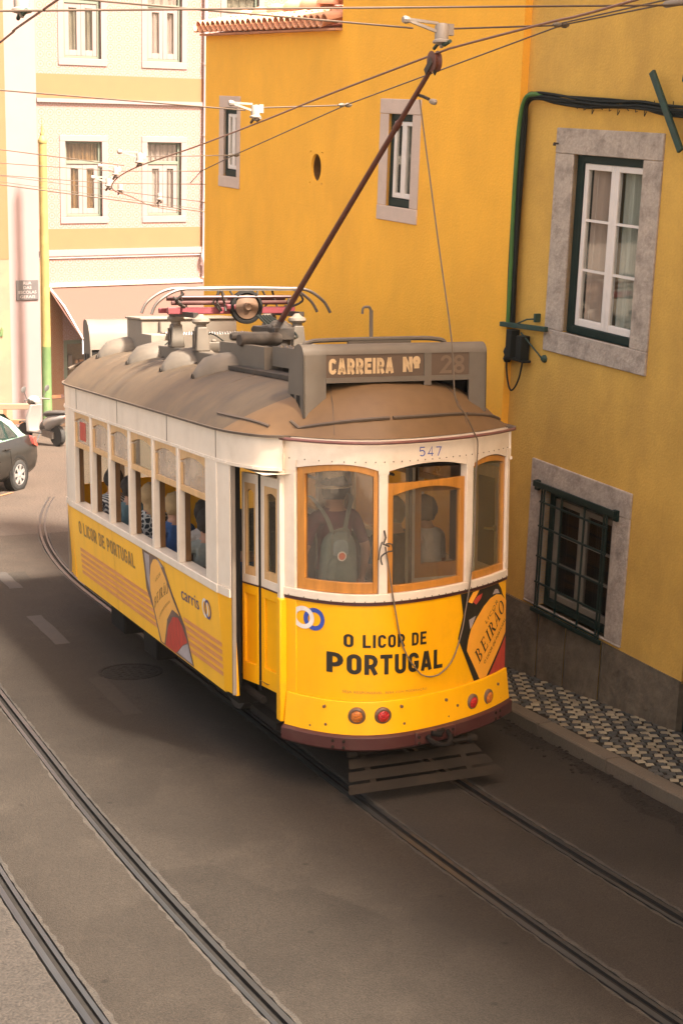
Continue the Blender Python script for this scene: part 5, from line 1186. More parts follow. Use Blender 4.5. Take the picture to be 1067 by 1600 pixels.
# ---------- destination boxes
def signbox(far):
    Msg = Matrix.Translation((.05, .0, 0)) if not far else Matrix.Translation((0, 2*SMID, 0)) @ Matrix.Rotation(math.pi, 4, 'Z')
    T_ = lambda V: [Msg @ Vector(v) for v in V]
    # side profile in (y, z): curved top towards the back
    pr = [(0, 2.93), (0, 3.415)] + [(.08-.08*math.cos(R(a)), 3.415+.08*math.sin(R(a))) for a in (20, 45, 70, 90)] + [(.17, 3.485), (.25, 3.42), (.30, 3.32), (.33, 3.15), (.33, 2.98)]
    mb = MB()
    for x0, x1 in ((-.80, -.785), (.785, .80)):
        mb.loft([T_([(x0, y, z) for y, z in pr]), T_([(x1, y, z) for y, z in pr])])
    top = [p for p in pr if p[1] > 3.33 or p[0] > .2]
    P = [[Msg @ Vector((x, y, z)) for y, z in [(0, 3.415)]+pr[2:-1]] for x in (-.785, -.4, 0, .4, .785)]
    mb.grid(P)
    V = T_([(-.80, .0, 2.93), (-.61, .0, 2.93), (-.61, .0, 3.415), (-.80, .0, 3.415)]); V2 = [Vector(v)+Msg.to_3x3() @ Vector((0, .012, 0)) for v in V]; mb.loft([V, V2])
    V = T_([(.64, .0, 2.93), (.80, .0, 2.93), (.80, .0, 3.415), (.64, .0, 3.415)]); V2 = [Vector(v)+Msg.to_3x3() @ Vector((0, .012, 0)) for v in V]; mb.loft([V, V2])
    V = T_([(.235, -.004, 3.16), (.30, -.004, 3.16), (.30, -.004, 3.415), (.235, -.004, 3.415)]); mb.loft([V, [Vector(v)+Msg.to_3x3() @ Vector((0, .012, 0)) for v in V]])
    V = T_([(-.61, -.006, 3.195), (.64, -.006, 3.195), (.64, -.006, 3.235), (-.61, -.006, 3.235)]); mb.loft([V, [Vector(v)+Msg.to_3x3() @ Vector((0, .014, 0)) for v in V]])
    b = mb.build('destination_box', 'gear_grey', tram, sharp=30)
    mb = MB(); V = T_([(-.61, .006, 3.22), (.64, .006, 3.22), (.64, .006, 3.415), (-.61, .006, 3.415)]); mb.loft([V, [Vector(v)+Msg.to_3x3() @ Vector((0, .01, 0)) for v in V]]); mb.build('sign_board', 'sign_board', b)
    mb = MB()
    for x in (-.803, .803):
        for y in (.07, .19): mb = MB(); V = T_([(x, y, 3.01-.02), (x, y+.075, 3.0-.02), (x, y+.075, 3.12-.02), (x, y, 3.12-.02)]); mb.add(V, [(0, 1, 2, 3)]); mb.build('leg_slot', 'rubber', b, smooth=False)
    mb = MB(); mb.add(T_([(-.785, .31, 3.0), (.785, .31, 3.0), (.785, .31, 3.2), (-.785, .31, 3.2)]), [(0, 1, 2, 3)]); mb.build('back_frame', 'rubber', b, smooth=False)
    if not far:
        for txt, x0, x1, z0, z1, m_, bo in (('CARREIRA', -.585, -.03, 3.262, 3.385, 'sign_cream', .035), ('Nº', .05, .205, 3.268, 3.388, 'sign_cream', .03), ('28', .37, .60, 3.25, 3.395, 'sign_faded', .02)):
            V, F = signtext(txt, .24 if txt[0] != '2' else .17, .62, .10); mb = MB(); mb.add(T_([(x0+(x1-x0)*x, .0035, z0+(z1-z0)*y) for x, y in V]), F); mb.build('lettering', m_, b, smooth=False)
signbox(False); signbox(True)
# ---------- roof gear
mb = MB(); mb.box(-.48, .62, 5.45, 6.05, 3.20, 3.52); mb.box(-.5, .64, 5.43, 6.07, 3.52, 3.545); gb = mb.build('equipment_case', 'gear_pale', tram, bevel=.008)
mb = MB()
for x in (-.28, .2): mb.box(x-.01, x+.01, 5.43, 5.45, 3.38, 3.50); mb.box(x-.02, x+.02, 5.425, 5.45, 3.37, 3.39)
mb.build('latch', 'gear_dark', gb)
mb = MB(); mb.box(-.52, -.30, 4.95, 5.35, 3.18, 3.38); mb.build('equipment_case', 'gear_pale', tram, bevel=.008)
for x in (-.5, .5):
    mb = MB(); mb.box(x-.05, x+.05, 2.80, 4.6, 3.15, 3.285); mb.build('roof_channel', 'gear_grey', tram, bevel=.01)
    for s_ in (3.30, 4.12):
        mb = MB(); mb.loft([[(x-.075, s_-.075, 3.285), (x+.075, s_-.075, 3.285), (x+.075, s_+.075, 3.285), (x-.075, s_+.075, 3.285)], [(x-.05, s_-.06, 3.52), (x+.05, s_-.06, 3.52), (x+.05, s_+.06, 3.52), (x-.05, s_+.06, 3.52)]]); po = mb.build('insulator_post', 'gear_grey', tram, bevel=.012)
        mb = MB(); mb.lathe((x, s_, 3.52), (0, 0, 1), [(.05, 0), (.05, .025), (.075, .03), (.09, .05), (.085, .075), (.05, .09), (.02, .12)], 16); mb.build('insulator_cap', 'gear_pale', po)
        mb = MB(); mb.box(x-.078, x-.072, s_-.03, s_+.03, 3.31, 3.48); mb.build('post_slot', 'gear_dark', po)
mb = MB(); mb.bar((-.72, 3.68, 3.665), (.62, 3.68, 3.665), .05, .07); mb.bar((-.72, 3.98, 3.66), (.62, 3.98, 3.66), .05, .05); mb.bar((-.05, 3.60, 3.70), (-.05, 4.0, 3.70), .16, .05); pb = mb.build('pantograph_beam', 'gear_red', tram, bevel=.008)
for x in (-.55, .55): mb = MB(); mb.tube([(x*.9, 3.7, 3.62), (x, 3.7, 3.70)], .03, 8); mb.bar((x, 3.30, 3.63), (x, 4.12, 3.63), .05, .05); mb.build('pantograph_base', 'gear_dark', pb)
mb = MB()
for s_, z in ((3.74, 3.74), (3.9, 3.78)): mb.tube([(-.66, s_, z), (.60, s_, z)], .022, 10)
mb.tube([(-.60, 3.6, 3.80), (.55, 3.6, 3.80)], .016, 8); mb.build('pantograph_arm', 'maroon', pb)
mb = MB()
for s_ in (3.45, 3.80):
    mb.tube(smoothpts([(-.95, s_, 3.64), (-.88, s_, 3.76), (-.68, s_, 3.87), (-.4, s_, 3.885), (0, s_, 3.89), (.4, s_, 3.885), (.66, s_, 3.87), (.84, s_, 3.76), (.92, s_, 3.64)]), .016, 8)
    mb.bar((-.62, s_, 3.868), (.60, s_, 3.868), .05, .012)
mb.build('collector_bow', 'gear_steel', pb)
mb = MB()
for k in range(14):
    x = random.uniform(-.68, .62); y = random.uniform(3.5, 4.0); mb.tube([(x, y, 3.66), (x+random.uniform(-.08, .08), y+random.uniform(-.05, .05), 3.74), (x+random.uniform(-.1, .1), y, 3.86)], .011, 6)
for x in (-.62, .58):
    mb.tube(smoothpts([(x, 3.45, 3.84), (x*1.1, 3.5, 3.76), (x*.92, 3.6, 3.70), (x*1.02, 3.75, 3.8)]), .012, 6)
tag(mb.build('pantograph_linkage', 'gear_dark', pb), kind='stuff')
mb = MB(); mb.lathe((.08, 3.62, 3.70), (0, -1, 0), [(.165, -.03), (.17, -.02), (.17, .02), (.165, .03), (.14, .035), (.135, .015), (.02, .015)], 32); mb.build('retriever_wheel', 'rubber', tram)
mb = MB(); mb.lathe((.08, 3.60, 3.70), (0, -1, 0), [(.12, .0), (.12, .006), (.05, .02), (.03, .05)], 24); mb.build('retriever_drum', 'lamp_bezel', tram)
mb = MB()
for k in range(5): s_ = .12; mb.tube(smoothpts([(.12+.03*k, 3.4, 3.62), (.2+.05*k, 3.1, 3.45), (.15+.03*k, 2.8, 3.42), (.1, 2.55, 3.5)]), .012, 6)
mb.build('power_cable', 'cable_black', tram)
for k in range(9):
    y0 = random.uniform(2.9, 5.0); x0 = random.uniform(-.45, .45); pts = [(x0, y0, 3.24), (x0+random.uniform(-.1, .1), y0-random.uniform(.1, .3), 3.24+random.uniform(.05, .2)), (x0+random.uniform(-.2, .2), y0-random.uniform(.3, .6), 3.26), (x0+random.uniform(-.2, .2), y0-random.uniform(.6, .8), 3.22)]
    mb = MB(); mb.tube(smoothpts(pts), random.choice((.008, .011, .014)), 6); mb.build('roof_cable', 'cable_black', tram)
for k, (x0, y0, z0, a_, b_, c_) in enumerate(((-.30, 3.0, 3.20, .10, .08, .10), (.12, 3.05, 3.20, .07, .14, .13), (-.02, 4.35, 3.20, .16, .06, .12), (.32, 4.3, 3.2, .06, .1, .16), (-.26, 1.75, 3.205, .05, .16, .09), (.42, 1.9, 3.205, .12, .12, .12), (.22, 2.35, 3.205, .07, .07, .18))):
    mb = MB(); mb.box(x0-a_, x0+a_, y0-b_, y0+b_, z0, z0+c_); mb.lathe((x0, y0, z0+c_), (0, 0, 1), [(.03, 0), (.03, .02), (.015, .03)], 8); mb.build('relay_box', 'gear_dark' if k % 2 else 'gear_grey', tram, bevel=.006)
mb = MB()
for k in range(46):
    s_ = .62+k*.14; mb.lathe((-.56 if k % 2 else .60, s_, roofz(-.56, s_)-.004), (0, 0, 1), [(.014, 0), (.013, .012), (.005, .016)], 6)
tag(mb.build('roof_bolts', 'gear_dark', tram), kind='stuff')
# resistor trays
def tray(x0, x1, s0, s1, z0, n):
    mb = MB(); mb.box(x0, x1, s0, s0+.015, z0, z0+.17); mb.box(x0, x1, s1-.015, s1, z0, z0+.17); mb.box(x0, x0+.015, s0+.015, s1-.015, z0, z0+.17); mb.box(x1-.015, x1, s0+.015, s1-.015, z0, z0+.17); mb.box(x0+.015, x1-.015, s0+.015, s1-.015, z0, z0+.01)
    t = mb.build('resistor_tray', 'gear_grey', tram)
    mb = MB()
    for k in range(n):
        x = x0+.05+(x1-x0-.1)*k/(n-1)
        for q in range(7):
            y = s0+.06+(s1-s0-.12)*q/6; mb.lathe((x, y, z0+.06), (0, 0, 1), [(.024, 0), (.03, .03), (.018, .06), (.03, .09), (.012, .12)], 7)
        mb.tube([(x, s0+.03, z0+.15), (x, s1-.03, z0+.15)], .008, 5)
    tag(mb.build('resistor_coils', 'gear_steel', t), kind='stuff')
tray(-.42, .80, .55, 1.55, 3.24, 13)
tray(-.35, .62, 4.55, 5.2, 3.22, 11)
mb = MB(); mb.box(-.58, .85, .50, 2.85, 3.17, 3.205); mb.box(-.48, -.40, 1.6, 2.8, 3.20, 3.40, 1); mb.box(-.40, -.05, 1.62, 1.65, 3.21, 3.37, 1); mb.build('roof_walkway', ['gear_dark', 'gear_grey'], tram)
mb = MB(); mb.lathe((-.30, 2.2, 3.44), (.9, .2, 0), [(.05, -.22), (.06, -.2), (.06, .2), (.05, .22)], 14); mb.lathe((-.30, 2.45, 3.46), (.9, .1, 0), [(.03, -.2), (.04, -.18), (.04, .2), (.03, .22)], 12); mb.build('air_cylinder', 'gear_dark', tram)
# trolley base, pole and wheel
mb = MB(); mb.lathe((.0, 2.48, 3.2), (0, 0, 1), [(.2, 0), (.2, .05), (.12, .08), (.10, .25), (.12, .28), (.12, .34), (.06, .40)], 20); mb.box(-.10, .10, 2.35, 2.95, 3.42, 3.54); mb.tube([(-.07, 2.4, 3.55), (-.07, 3.0, 3.5)], .03, 8); mb.tube([(.07, 2.4, 3.55), (.07, 3.0, 3.5)], .03, 8); mb.build('trolley_base', 'gear_dark', tram, bevel=.01)
pA, pB_ = Vector((0, 2.60, 3.50)), Vector((.0, -.66, 5.53))
mb = MB(); mb.tube([pA, pA.lerp(pB_, .1), pA.lerp(pB_, .8), pB_], [.030, .028, .022, .018], 10); mb.lathe(pA.lerp(pB_, .82), (pB_-pA), [(.02, -.05), (.027, -.04), (.027, .04), (.02, .05)], 10); tp = mb.build('trolley_pole', 'pole_brown', tram)
mb = MB(); mb.lathe((.0, -.70, 5.57), (1, 0, .05), [(.05, -.03), (.075, -.026), (.06, -.008), (.06, .008), (.075, .026), (.05, .03)], 22); mb.build('trolley_wheel', 'pole_brown', tp)
mb = MB(); mb.bar((-.035, -.62, 5.50), (-.035, -.72, 5.575), .01, .05); mb.bar((.035, -.62, 5.50), (.035, -.72, 5.575), .01, .05); mb.tube([(-.03, -.72, 5.57), (.03, -.72, 5.57)], .014, 8); mb.build('trolley_harp', 'gear_dark', tp)
mb = MB(); rp = pA.lerp(pB_, .92); mb.tube([rp, rp+Vector((.05, -.03, -.02)), rp+Vector((.08, -.06, -.04))], .012, 6); mb.lathe(rp+Vector((.08, -.06, -.05)), (1, -.6, -.3), [(.012, -.0), (.022, .02), (.022, .05), (.01, .06)], 8, 1); mb.build('rope_eye', ['gear_dark', 'insulator'], tp)
rope1 = [rp+Vector((.02, -.02, -.04)), Vector((.12, -.55, 4.3)), Vector((.22, -.60, 3.55)), Vector((.30, -.52, 3.10)), Vector((.42, -.46, 2.96)), Vector((.545, -.38, 2.80)), Vector(fz(.572, 2.70, .05)), Vector(fz(.575, 2.40, .03)), Vector(fz(.578, 2.10, .03)), Vector(fz(.55, 1.80, .035)), Vector(fz(.507, 1.532, .04)), Vector(fz(.49, 1.38, .025)), Vector(fz(.464, 1.233, .02)), Vector(fz(.40, 1.07, .02)), Vector(fz(.333, .969, .02)), Vector(fz(.23, .905, .02)), Vector(fz(.134, .894, .02)), Vector(fz(.05, .92, .02)), Vector(fz(-.007, .971, .02)), Vector(fz(-.10, 1.10, .02)), Vector(fz(-.16, 1.252, .02)), Vector(fz(-.205, 1.45, .03)), Vector(fz(-.241, 1.657, .03)), Vector(fz(-.27, 1.85, .03)), Vector(fz(-.292, 1.976, .03))]
mb = MB(); mb.tube(smoothpts(rope1, 4), .006, 6); mb.build('trolley_rope', 'rope', tram)
mb = MB(); X, Y, nx, ny = fplan(-.30); hk = lambda a, b, c: (X+a, Y+ny*(.02+c), 2.0+b)
mb.tube([hk(0, .10, 0), hk(0, .05, .03), hk(-.02, 0, .03), hk(.03, -.02, .03)], .007, 6); mb.tube(smoothpts([hk(0, 0, .03), hk(.04, .0, .05), hk(.05, -.05, .05), hk(.0, -.06, .05), hk(-.04, -.10, .03), hk(-.03, -.16, .03)]), .006, 6)
mb.tube(smoothpts([hk(-.03, .02, .03), hk(-.05, -.04, .03), hk(-.06, -.12, .03)]), .005, 6); mb.build('rope_cleat', 'gear_dark', tram)
# roof handrail with hook
mb = MB(); mb.tube(smoothpts([(-.52, .62, 3.24), (-.52, .62, 3.42), (-.46, .60, 3.485), (-.3, .6, 3.50), (.3, .6, 3.505), (.66, .6, 3.50), (.78, .6, 3.45), (.80, .6, 3.25)]), .020, 8); mb.bar((-.12, .6, 3.48), (.45, .6, 3.48), .03, .035); mb.build('roof_handrail', 'gear_grey', tram)
mb = MB(); mb.bar((.10, .62, 3.24), (.10, .62, 3.74), .03, .012, (0, 1, 0)); mb.tube(smoothpts([(.10, .62, 3.73), (.08, .62, 3.765), (.03, .62, 3.76), (.02, .62, 3.71)]), .012, 6); mb.build('roof_hook', 'gear_grey', tram)

# ================================================================== people in the tram
def skinbody(nodes, edges, root):
    me = bpy.data.meshes.new('b'); names = list(nodes); idx = {n: i for i, n in enumerate(names)}
    me.from_pydata([nodes[n][0] for n in names], [(idx[a], idx[b]) for a, b in edges], [])
    o = bpy.data.objects.new('b', me); COL.objects.link(o)
    o.modifiers.new('skin', 'SKIN'); sub = o.modifiers.new('sub', 'SUBSURF'); sub.levels = 2; sub.render_levels = 2
    sv = me.skin_vertices[0].data
    for n in names:
        r = nodes[n][1]; sv[idx[n]].radius = r if isinstance(r, tuple) else (r, r); sv[idx[n]].use_root = (n == root)
    dg = bpy.context.evaluated_depsgraph_get(); m2 = bpy.data.meshes.new_from_object(o.evaluated_get(dg))
    bpy.data.objects.remove(o); bpy.data.meshes.remove(me); return m2
def person(label, loc, yaw, sit, shirt, skin_='skin', hair='hair_dark', arms=None, lean=0, legs='trousers', long_sleeve=False, hairlong=False, group='passengers in the tram'):
    """loc: seat or foot point in tram coordinates; the figure faces +y before yaw"""
    H = .0 if sit else .90        # hip height above loc
    hip = Vector((0, 0, H+.10 if sit else H)); up = Vector((0, math.sin(lean), math.cos(lean)))
    N = {}; E_ = []
    def nd(n, p, r, par=None):
        N[n] = (Vector(p), r)
        if par: E_.append((par, n))
    nd('pelvis', hip, (.15, .115)); nd('waist', hip+up*.16, (.135, .10), 'pelvis'); nd('chest', hip+up*.36, (.165, .115), 'waist'); nd('shoulders', hip+up*.49, (.13, .09), 'chest')
    nk = hip+up*.575; nd('neck', nk, .055, 'shoulders'); nd('skull', nk+Vector((0, .02, .10)), (.075, .085), 'neck'); nd('crown', nk+Vector((0, .01, .19)), (.068, .078), 'skull'); nd('nose', nk+Vector((0, .105, .10)), .014, 'skull')
    for sg, nm in ((-1, 'l'), (1, 'r')):
        nd('ear'+nm, nk+Vector((sg*.082, .005, .115)), .014, 'skull')
        sh = hip+up*.475+Vector((sg*.175, 0, 0)); nd('sh'+nm, sh, .062, 'shoulders')
        el, wr_ = (arms or {}).get(nm, (Vector((sg*.06, .02, -.27)), Vector((sg*.0, .20, -.40)))); el = Vector(el); wr_ = Vector(wr_)
        nd('up'+nm, sh+el*.55, .050, 'sh'+nm); nd('el'+nm, sh+el, .041, 'up'+nm); nd('wr'+nm, sh+wr_, .028, 'el'+nm)
        d = (wr_-el).normalized(); nd('pa'+nm, sh+wr_+d*.07, (.038, .018), 'wr'+nm)
        sidev = Vector((1, 0, 0)) if abs(d.x) < .8 else Vector((0, 1, 0)); sidev = (sidev-d*sidev.dot(d)).normalized()
        for k in range(4):
            b0 = sh+wr_+d*.10+sidev*(.026*(k-1.5)/1.5); nd('f%d%s' % (k, nm), b0, .010, 'pa'+nm); nd('g%d%s' % (k, nm), b0+d*(.055+.012*(k in (1, 2)))+Vector((0, 0, -.02)), .008, 'f%d%s' % (k, nm))
        nd('t0'+nm, sh+wr_+d*.05+sidev*(-sg*.045)+Vector((0, 0, -.01)), .011, 'pa'+nm); nd('t1'+nm, sh+wr_+d*.09+sidev*(-sg*.055)+Vector((0, 0, -.02)), .009, 't0'+nm)
        if sit:
            nd('hp'+nm, hip+Vector((sg*.09, .04, -.02)), .085, 'pelvis'); nd('kn'+nm, hip+Vector((sg*.11, .40, -.02)), .060, 'hp'+nm); nd('an'+nm, hip+Vector((sg*.11, .42, -.40)), .038, 'kn'+nm); nd('to'+nm, hip+Vector((sg*.12, .55, -.44)), .032, 'an'+nm)
        else:
            nd('hp'+nm, hip+Vector((sg*.09, 0, -.07)), .088, 'pelvis'); nd('kn'+nm, hip+Vector((sg*.10, .02, -.45)), .060, 'hp'+nm); nd('an'+nm, hip+Vector((sg*.10, 0, -.83)), .038, 'kn'+nm); nd('to'+nm, hip+Vector((sg*.12, .13, -.865)), .032, 'an'+nm)
    me = skinbody(N, E_, 'pelvis')
    cls = {}
    for n in N:
        if n[:2] in ('hp', 'kn') or n == 'pelvis': cls[n] = 2
        elif n[:2] in ('an', 'to'): cls[n] = 3
        elif n in ('waist', 'chest', 'shoulders') or n[:2] in ('sh', 'up'): cls[n] = 0
        elif n[:2] == 'el': cls[n] = 0 if long_sleeve else 1
        else: cls[n] = 1
    segs = [(N[a][0], N[b][0], cls[a], cls[b]) for a, b in E_]
    for m_ in (shirt, skin_, legs, 'seat_brown'): me.materials.append(MAT[m_])
    for p in me.polygons:
        c = p.center; best = 9; cl = 0
        for a, b, ca_, cb_ in segs:
            ab = b-a; t = max(0, min(1, (c-a).dot(ab)/ab.length_squared)); d = (a+ab*t-c).length
            if d < best: best = d; cl = ca_ if t < .5 else cb_
        p.material_index = cl; p.use_smooth = True
    o = bpy.data.objects.new('person', me); COL.objects.link(o)
    o.matrix_world = TM @ Matrix.Translation(loc) @ Matrix.Rotation(yaw, 4, 'Z')
    tag(o, label, 'person', group)
    # hair
    mb = MB(); S_ = []; c0 = nk+Vector((0, .008, .145))
    for k in range(9):
        a = -.85+k*(math.pi/2+.85)/8; rr = math.cos(a); zz = math.sin(a)
        ring = []
        for q in range(16):
            b = 2*math.pi*q/16; front = max(0, math.sin(b)); cut = (.35 if zz < .25 else 1) if front > .5 else 1
            ring.append(c0+Vector((.108*rr*math.cos(b), .122*rr*math.sin(b)*cut-.012, .128*zz)))
        S_.append(ring)
    if hairlong: S_ = [[v+Vector((0, -.02, -.13)) for v in S_[0]], [v+Vector((0, -.01, -.06)) for v in S_[0]]]+S_
    S_ = [[v+Vector((random.uniform(-.008, .008), random.uniform(-.008, .008), random.uniform(-.006, .006))) for v in r_] for r_ in S_]
    mb.loft(S_); mb.build('hair', hair, o, sharp=80)
    return o
FLOOR = .745
man = person('standing man with a straw hat and maroon shirt behind the left rear window', (-.44, .12, FLOOR), .05, False, 'shirt_maroon', arms={'r': (( .10, -.03, -.27), (.11, .06, -.50)), 'l': ((-.10, -.02, -.26), (-.12, .10, -.46))})
# hat
mb = MB(); hz0 = .90+.575+.145; mb.lathe((0, .01, hz0), (0, 0, 1), [(.165, .0), (.17, .008), (.112, .022), (.104, .045), (.100, .12), (.090, .155), (.05, .168), (.015, .15)], 28, 0, 1, .88)
mb.lathe((0, .01, hz0+.026), (0, 0, 1), [(.1125, 0), (.1085, .035)], 28, 1, 1, .88); mb.build('straw_hat', ['hat_straw', 'hat_band'], man)
# backpack: its own thing, carried by the man
bp = tag(empty('backpack', TM @ Matrix.Translation((-.51, -.13, FLOOR+.88)) @ Matrix.Rotation(.05, 4, 'Z')), 'grey green backpack with round red badge, worn by the man in the hat', 'backpack')
def rbox(w0, w1, d, h, n=20, e=3.0, zt=.12):
    S_ = []
    for t in [0, .03, .10, .3, .55, .75, .88, .96, 1]:
        ww = (w0+(w1-w0)*t)*min(1, (1-(max(0, t-.7)/.3)**2.6*.55))*(1 if t > .04 else .9); dd = d*(1-.25*t)*(1 if .04 < t < .9 else .8)
        S_.append([(ww/2*math.copysign(abs(math.cos(a))**(2/e), math.cos(a)), dd/2*math.copysign(abs(math.sin(a))**(2/e), math.sin(a)), h*t) for a in [2*math.pi*k/n for k in range(n)]])
    return S_
mb = MB(); mb.loft(rbox(.33, .27, .16, .42)); mb.build('bag_body', 'bag_green', bp, sharp=60)
mb = MB(); mb.loft([[(x*.86, y*.45-.065, z*.52+.02) for x, y, z in r] for r in rbox(.31, .28, .14, .42)]); mb.build('front_pocket', 'bag_green', bp, sharp=60)
mb = MB(); mb.loft([[(x*.45-.02, y*.2-.085, z*.40+.245) for x, y, z in r] for r in rbox(.30, .27, .16, .3)]); mb.build('flap', 'bag_pale', bp, sharp=60)
mb = MB(); mb.lathe((-.02, -.105, .24), (0, -1, .05), [(.038, 0), (.038, .006), (.03, .006), (.029, .004)], 20); mb.lathe((-.02, -.110, .24), (0, -1, .05), [(.028, 0), (.026, .003)], 18, 1); mb.build('badge', ['print_white', 'bag_badge'], bp)
for sg in (-1, 1):
    mb = MB(); P = smoothpts([(sg*.05, -.01, .40), (sg*.09, .02, .53), (sg*.16, .09, .66), (sg*.17, .17, .69)]); mb.loft([[(p.x-.018, p.y, p.z), (p.x+.018, p.y, p.z), (p.x+.018, p.y+.008, p.z), (p.x-.018, p.y+.008, p.z)] for p in P]); mb.build('strap', 'bag_strap', bp)
mb = MB(); mb.tube(smoothpts([(-.05, -.02, .40), (-.05, -.07, .44), (.05, -.07, .44), (.06, -.05, .32)]), .010, 6); mb.tube([(-.07, -.04, .40), (-.09, -.09, .26)], .008, 6); mb.build('carry_handle', 'bag_strap', bp)
# passengers behind the bulkhead
person('seated passenger in a white shirt behind the right half of the rear middle window', (.84, .95, 1.17), .35, True, 'shirt_white', hair='hair_dark', lean=.15)
person('dark haired seated passenger beside the white shirt, seen through the rear middle window', (.50, 1.0, 1.17), -.2, True, 'shirt_navy', hair='hair_dark')
# passengers by the open side windows
wa = {'l': ((-.10, .05, -.24), (-.05, .28, -.30))}
person('passenger in a blue top at the last open window next to the door', (-.78, 1.28, .96), .1, True, 'shirt_blue', arms={'l': ((-.10, .02, -.22), (-.06, .24, -.28))})
person('passenger with dark hair and grey green shirt in the sixth window from the far end', (-.58, 1.88, .98), -.1, True, 'shirt_teal', skin_='skin_b')
person('passenger in a grey shirt resting an elbow on the fifth window sill', (-.84, 2.12, .99), -.15, True, 'shirt_grey', arms={'l': ((-.12, .0, -.23), (-.02, .22, -.30))})
person('passenger in a white shirt behind the grey one, in the fifth window', (-.64, 2.80, .97), .1, True, 'shirt_white')
person('fair haired woman in a blue top in the fourth window', (-.82, 3.20, .99), .25, True, 'shirt_blue', hair='hair_fair', arms={'l': ((-.12, -.05, -.22), (-.06, .18, -.30))})
person('passenger in a black and white patterned top in the third window', (-.83, 4.0, .98), .1, True, 'shirt_print', hair='hair_fair', hairlong=True, long_sleeve=True)
person('passenger in a blue grey top in the second window', (-.83, 4.75, .97), .0, True, 'shirt_teal', hair='hair_dark')
person('passenger in a striped shirt in the farthest open window', (-.83, 5.45, .97), .0, True, 'shirt_stripe', hair='hair_dark', long_sleeve=True)

# ================================================================== parked car (only its tail is in view)
def ground_z(x, y):   # world height of the road plane
    n = Vector((TM[0][2], TM[1][2], TM[2][2])); p0 = Vector((TM[0][3], TM[1][3], TM[2][3])); return p0.z-(n.x*(x-p0.x)+n.y*(y-p0.y))/n.z
def road_frame(x, y, az, dz=0):   # x' = right of heading, y' = heading, z' = road normal
    n = Vector((TM[0][2], TM[1][2], TM[2][2])).normalized(); h = Vector((math.sin(az), math.cos(az), 0)); r = h.cross(n).normalized(); h = n.cross(r)
    return Matrix(((r.x, h.x, n.x, x), (r.y, h.y, n.y, y), (r.z, h.z, n.z, ground_z(x, y)+dz), (0, 0, 0, 1)))
CAZ = math.pi+.30
# rear left wheel contact at (-5.93, 28.10); heading towards the camera
hd = Vector((math.sin(CAZ), math.cos(CAZ))); rt_ = Vector((hd.y, -hd.x))
c2 = Vector((-6.10, 28.10))+hd*1.28+rt_*.76
car = tag(empty('car', road_frame(c2.x, c2.y, CAZ, -.0)), 'dark taxi style saloon car with a mint green roof, cut by the left edge', 'car')
# car body in local coordinates: y forward, x right, z up; length 4.3
def section(y, wb, wt, z0, zs, zb):   # lower body ring at station y: sill z0, shoulder zs, belt zb
    pts = [(-wb*.86, z0), (-wb*.98, z0+.10), (-wb, (z0+zs)/2), (-wb*.985, zs), (-wt, zb), (0, zb+.012)]
    pts = pts+[(-x, z) for x, z in pts[-2::-1]]
    return [(x, y, z) for x, z in pts]
st_ = [(-2.14, .70, .62, .50, .72, .86), (-2.10, .80, .70, .36, .72, .93), (-1.95, .845, .72, .26, .74, .955), (-1.6, .86, .73, .22, .75, .95), (-1.0, .87, .75, .2, .76, .93), (0, .88, .76, .19, .76, .92), (.9, .88, .76, .19, .75, .91), (1.3, .865, .74, .2, .73, .89), (1.8, .83, .70, .23, .68, .82), (2.05, .75, .62, .28, .6, .73), (2.14, .62, .5, .36, .52, .62)]
mb = MB(); mb.loft([section(*s_) for s_ in st_]); body = mb.build('body', 'car_black', car, sharp=50)
gh = [(-1.92, .66, .64, .955, .96), (-1.5, .72, .60, .945, 1.28), (-1.15, .735, .56, .94, 1.415), (-.6, .74, .55, .935, 1.455), (0, .74, .55, .93, 1.455), (.35, .735, .56, .93, 1.41), (.75, .72, .60, .925, 1.18), (1.10, .69, .64, .92, .93)]
mb = MB(); S_ = []
for y, wb, wt, zb, zt in gh: S_.append([(-wb, y, zb-.03), (-(wb+wt)/2-.01, y, (zb+zt)/2), (-wt, y, zt-.02), (-wt*.85, y, zt+.01), (0, y, zt+.03), (wt*.85, y, zt+.01), (wt, y, zt-.02), ((wb+wt)/2+.01, y, (zb+zt)/2), (wb, y, zb-.03)])
mb.loft(S_); cab = mb.build('cabin', 'car_mint', car, sharp=50)
def sidequad(pts, m_, par, off=.008, name='side_window'):
    for sg in (-1, 1):
        mb = MB(); V = []
        for y, t in pts:
            wb = np.interp(y, [g[0] for g in gh], [g[1] for g in gh]); wt = np.interp(y, [g[0] for g in gh], [g[2] for g in gh]); zb = np.interp(y, [g[0] for g in gh], [g[3] for g in gh]); zt = np.interp(y, [g[0] for g in gh], [g[4] for g in gh])
            V.append((sg*(wb+(wt-wb)*t+.012+off), y, zb+(zt-.02-zb)*t))
        mb.add(V, [tuple(range(len(V)))]); mb.build(name, m_, par, smooth=False)
sidequad([(-1.52, .08), (-1.30, .62), (-1.10, .80), (-.92, .83), (-.92, .06)], 'frame_dark_green', cab, .004, 'window_surround'); sidequad([(-1.46, .10), (-1.22, .66), (-1.13, .76), (-1.13, .09)], 'glass_car', cab, .008)
sidequad([(-1.08, .10), (-1.08, .77), (-.3, .86), (-.2, .86), (-.2, .10)], 'frame_dark_green', cab, .004, 'window_surround'); sidequad([(-1.04, .12), (-1.04, .75), (-.3, .83), (-.24, .83), (-.24, .12)], 'glass_car', cab, .008)
sidequad([(-.14, .10), (-.14, .86), (.3, .84), (.62, .5), (.85, .1)], 'frame_dark_green', cab, .004, 'window_surround')
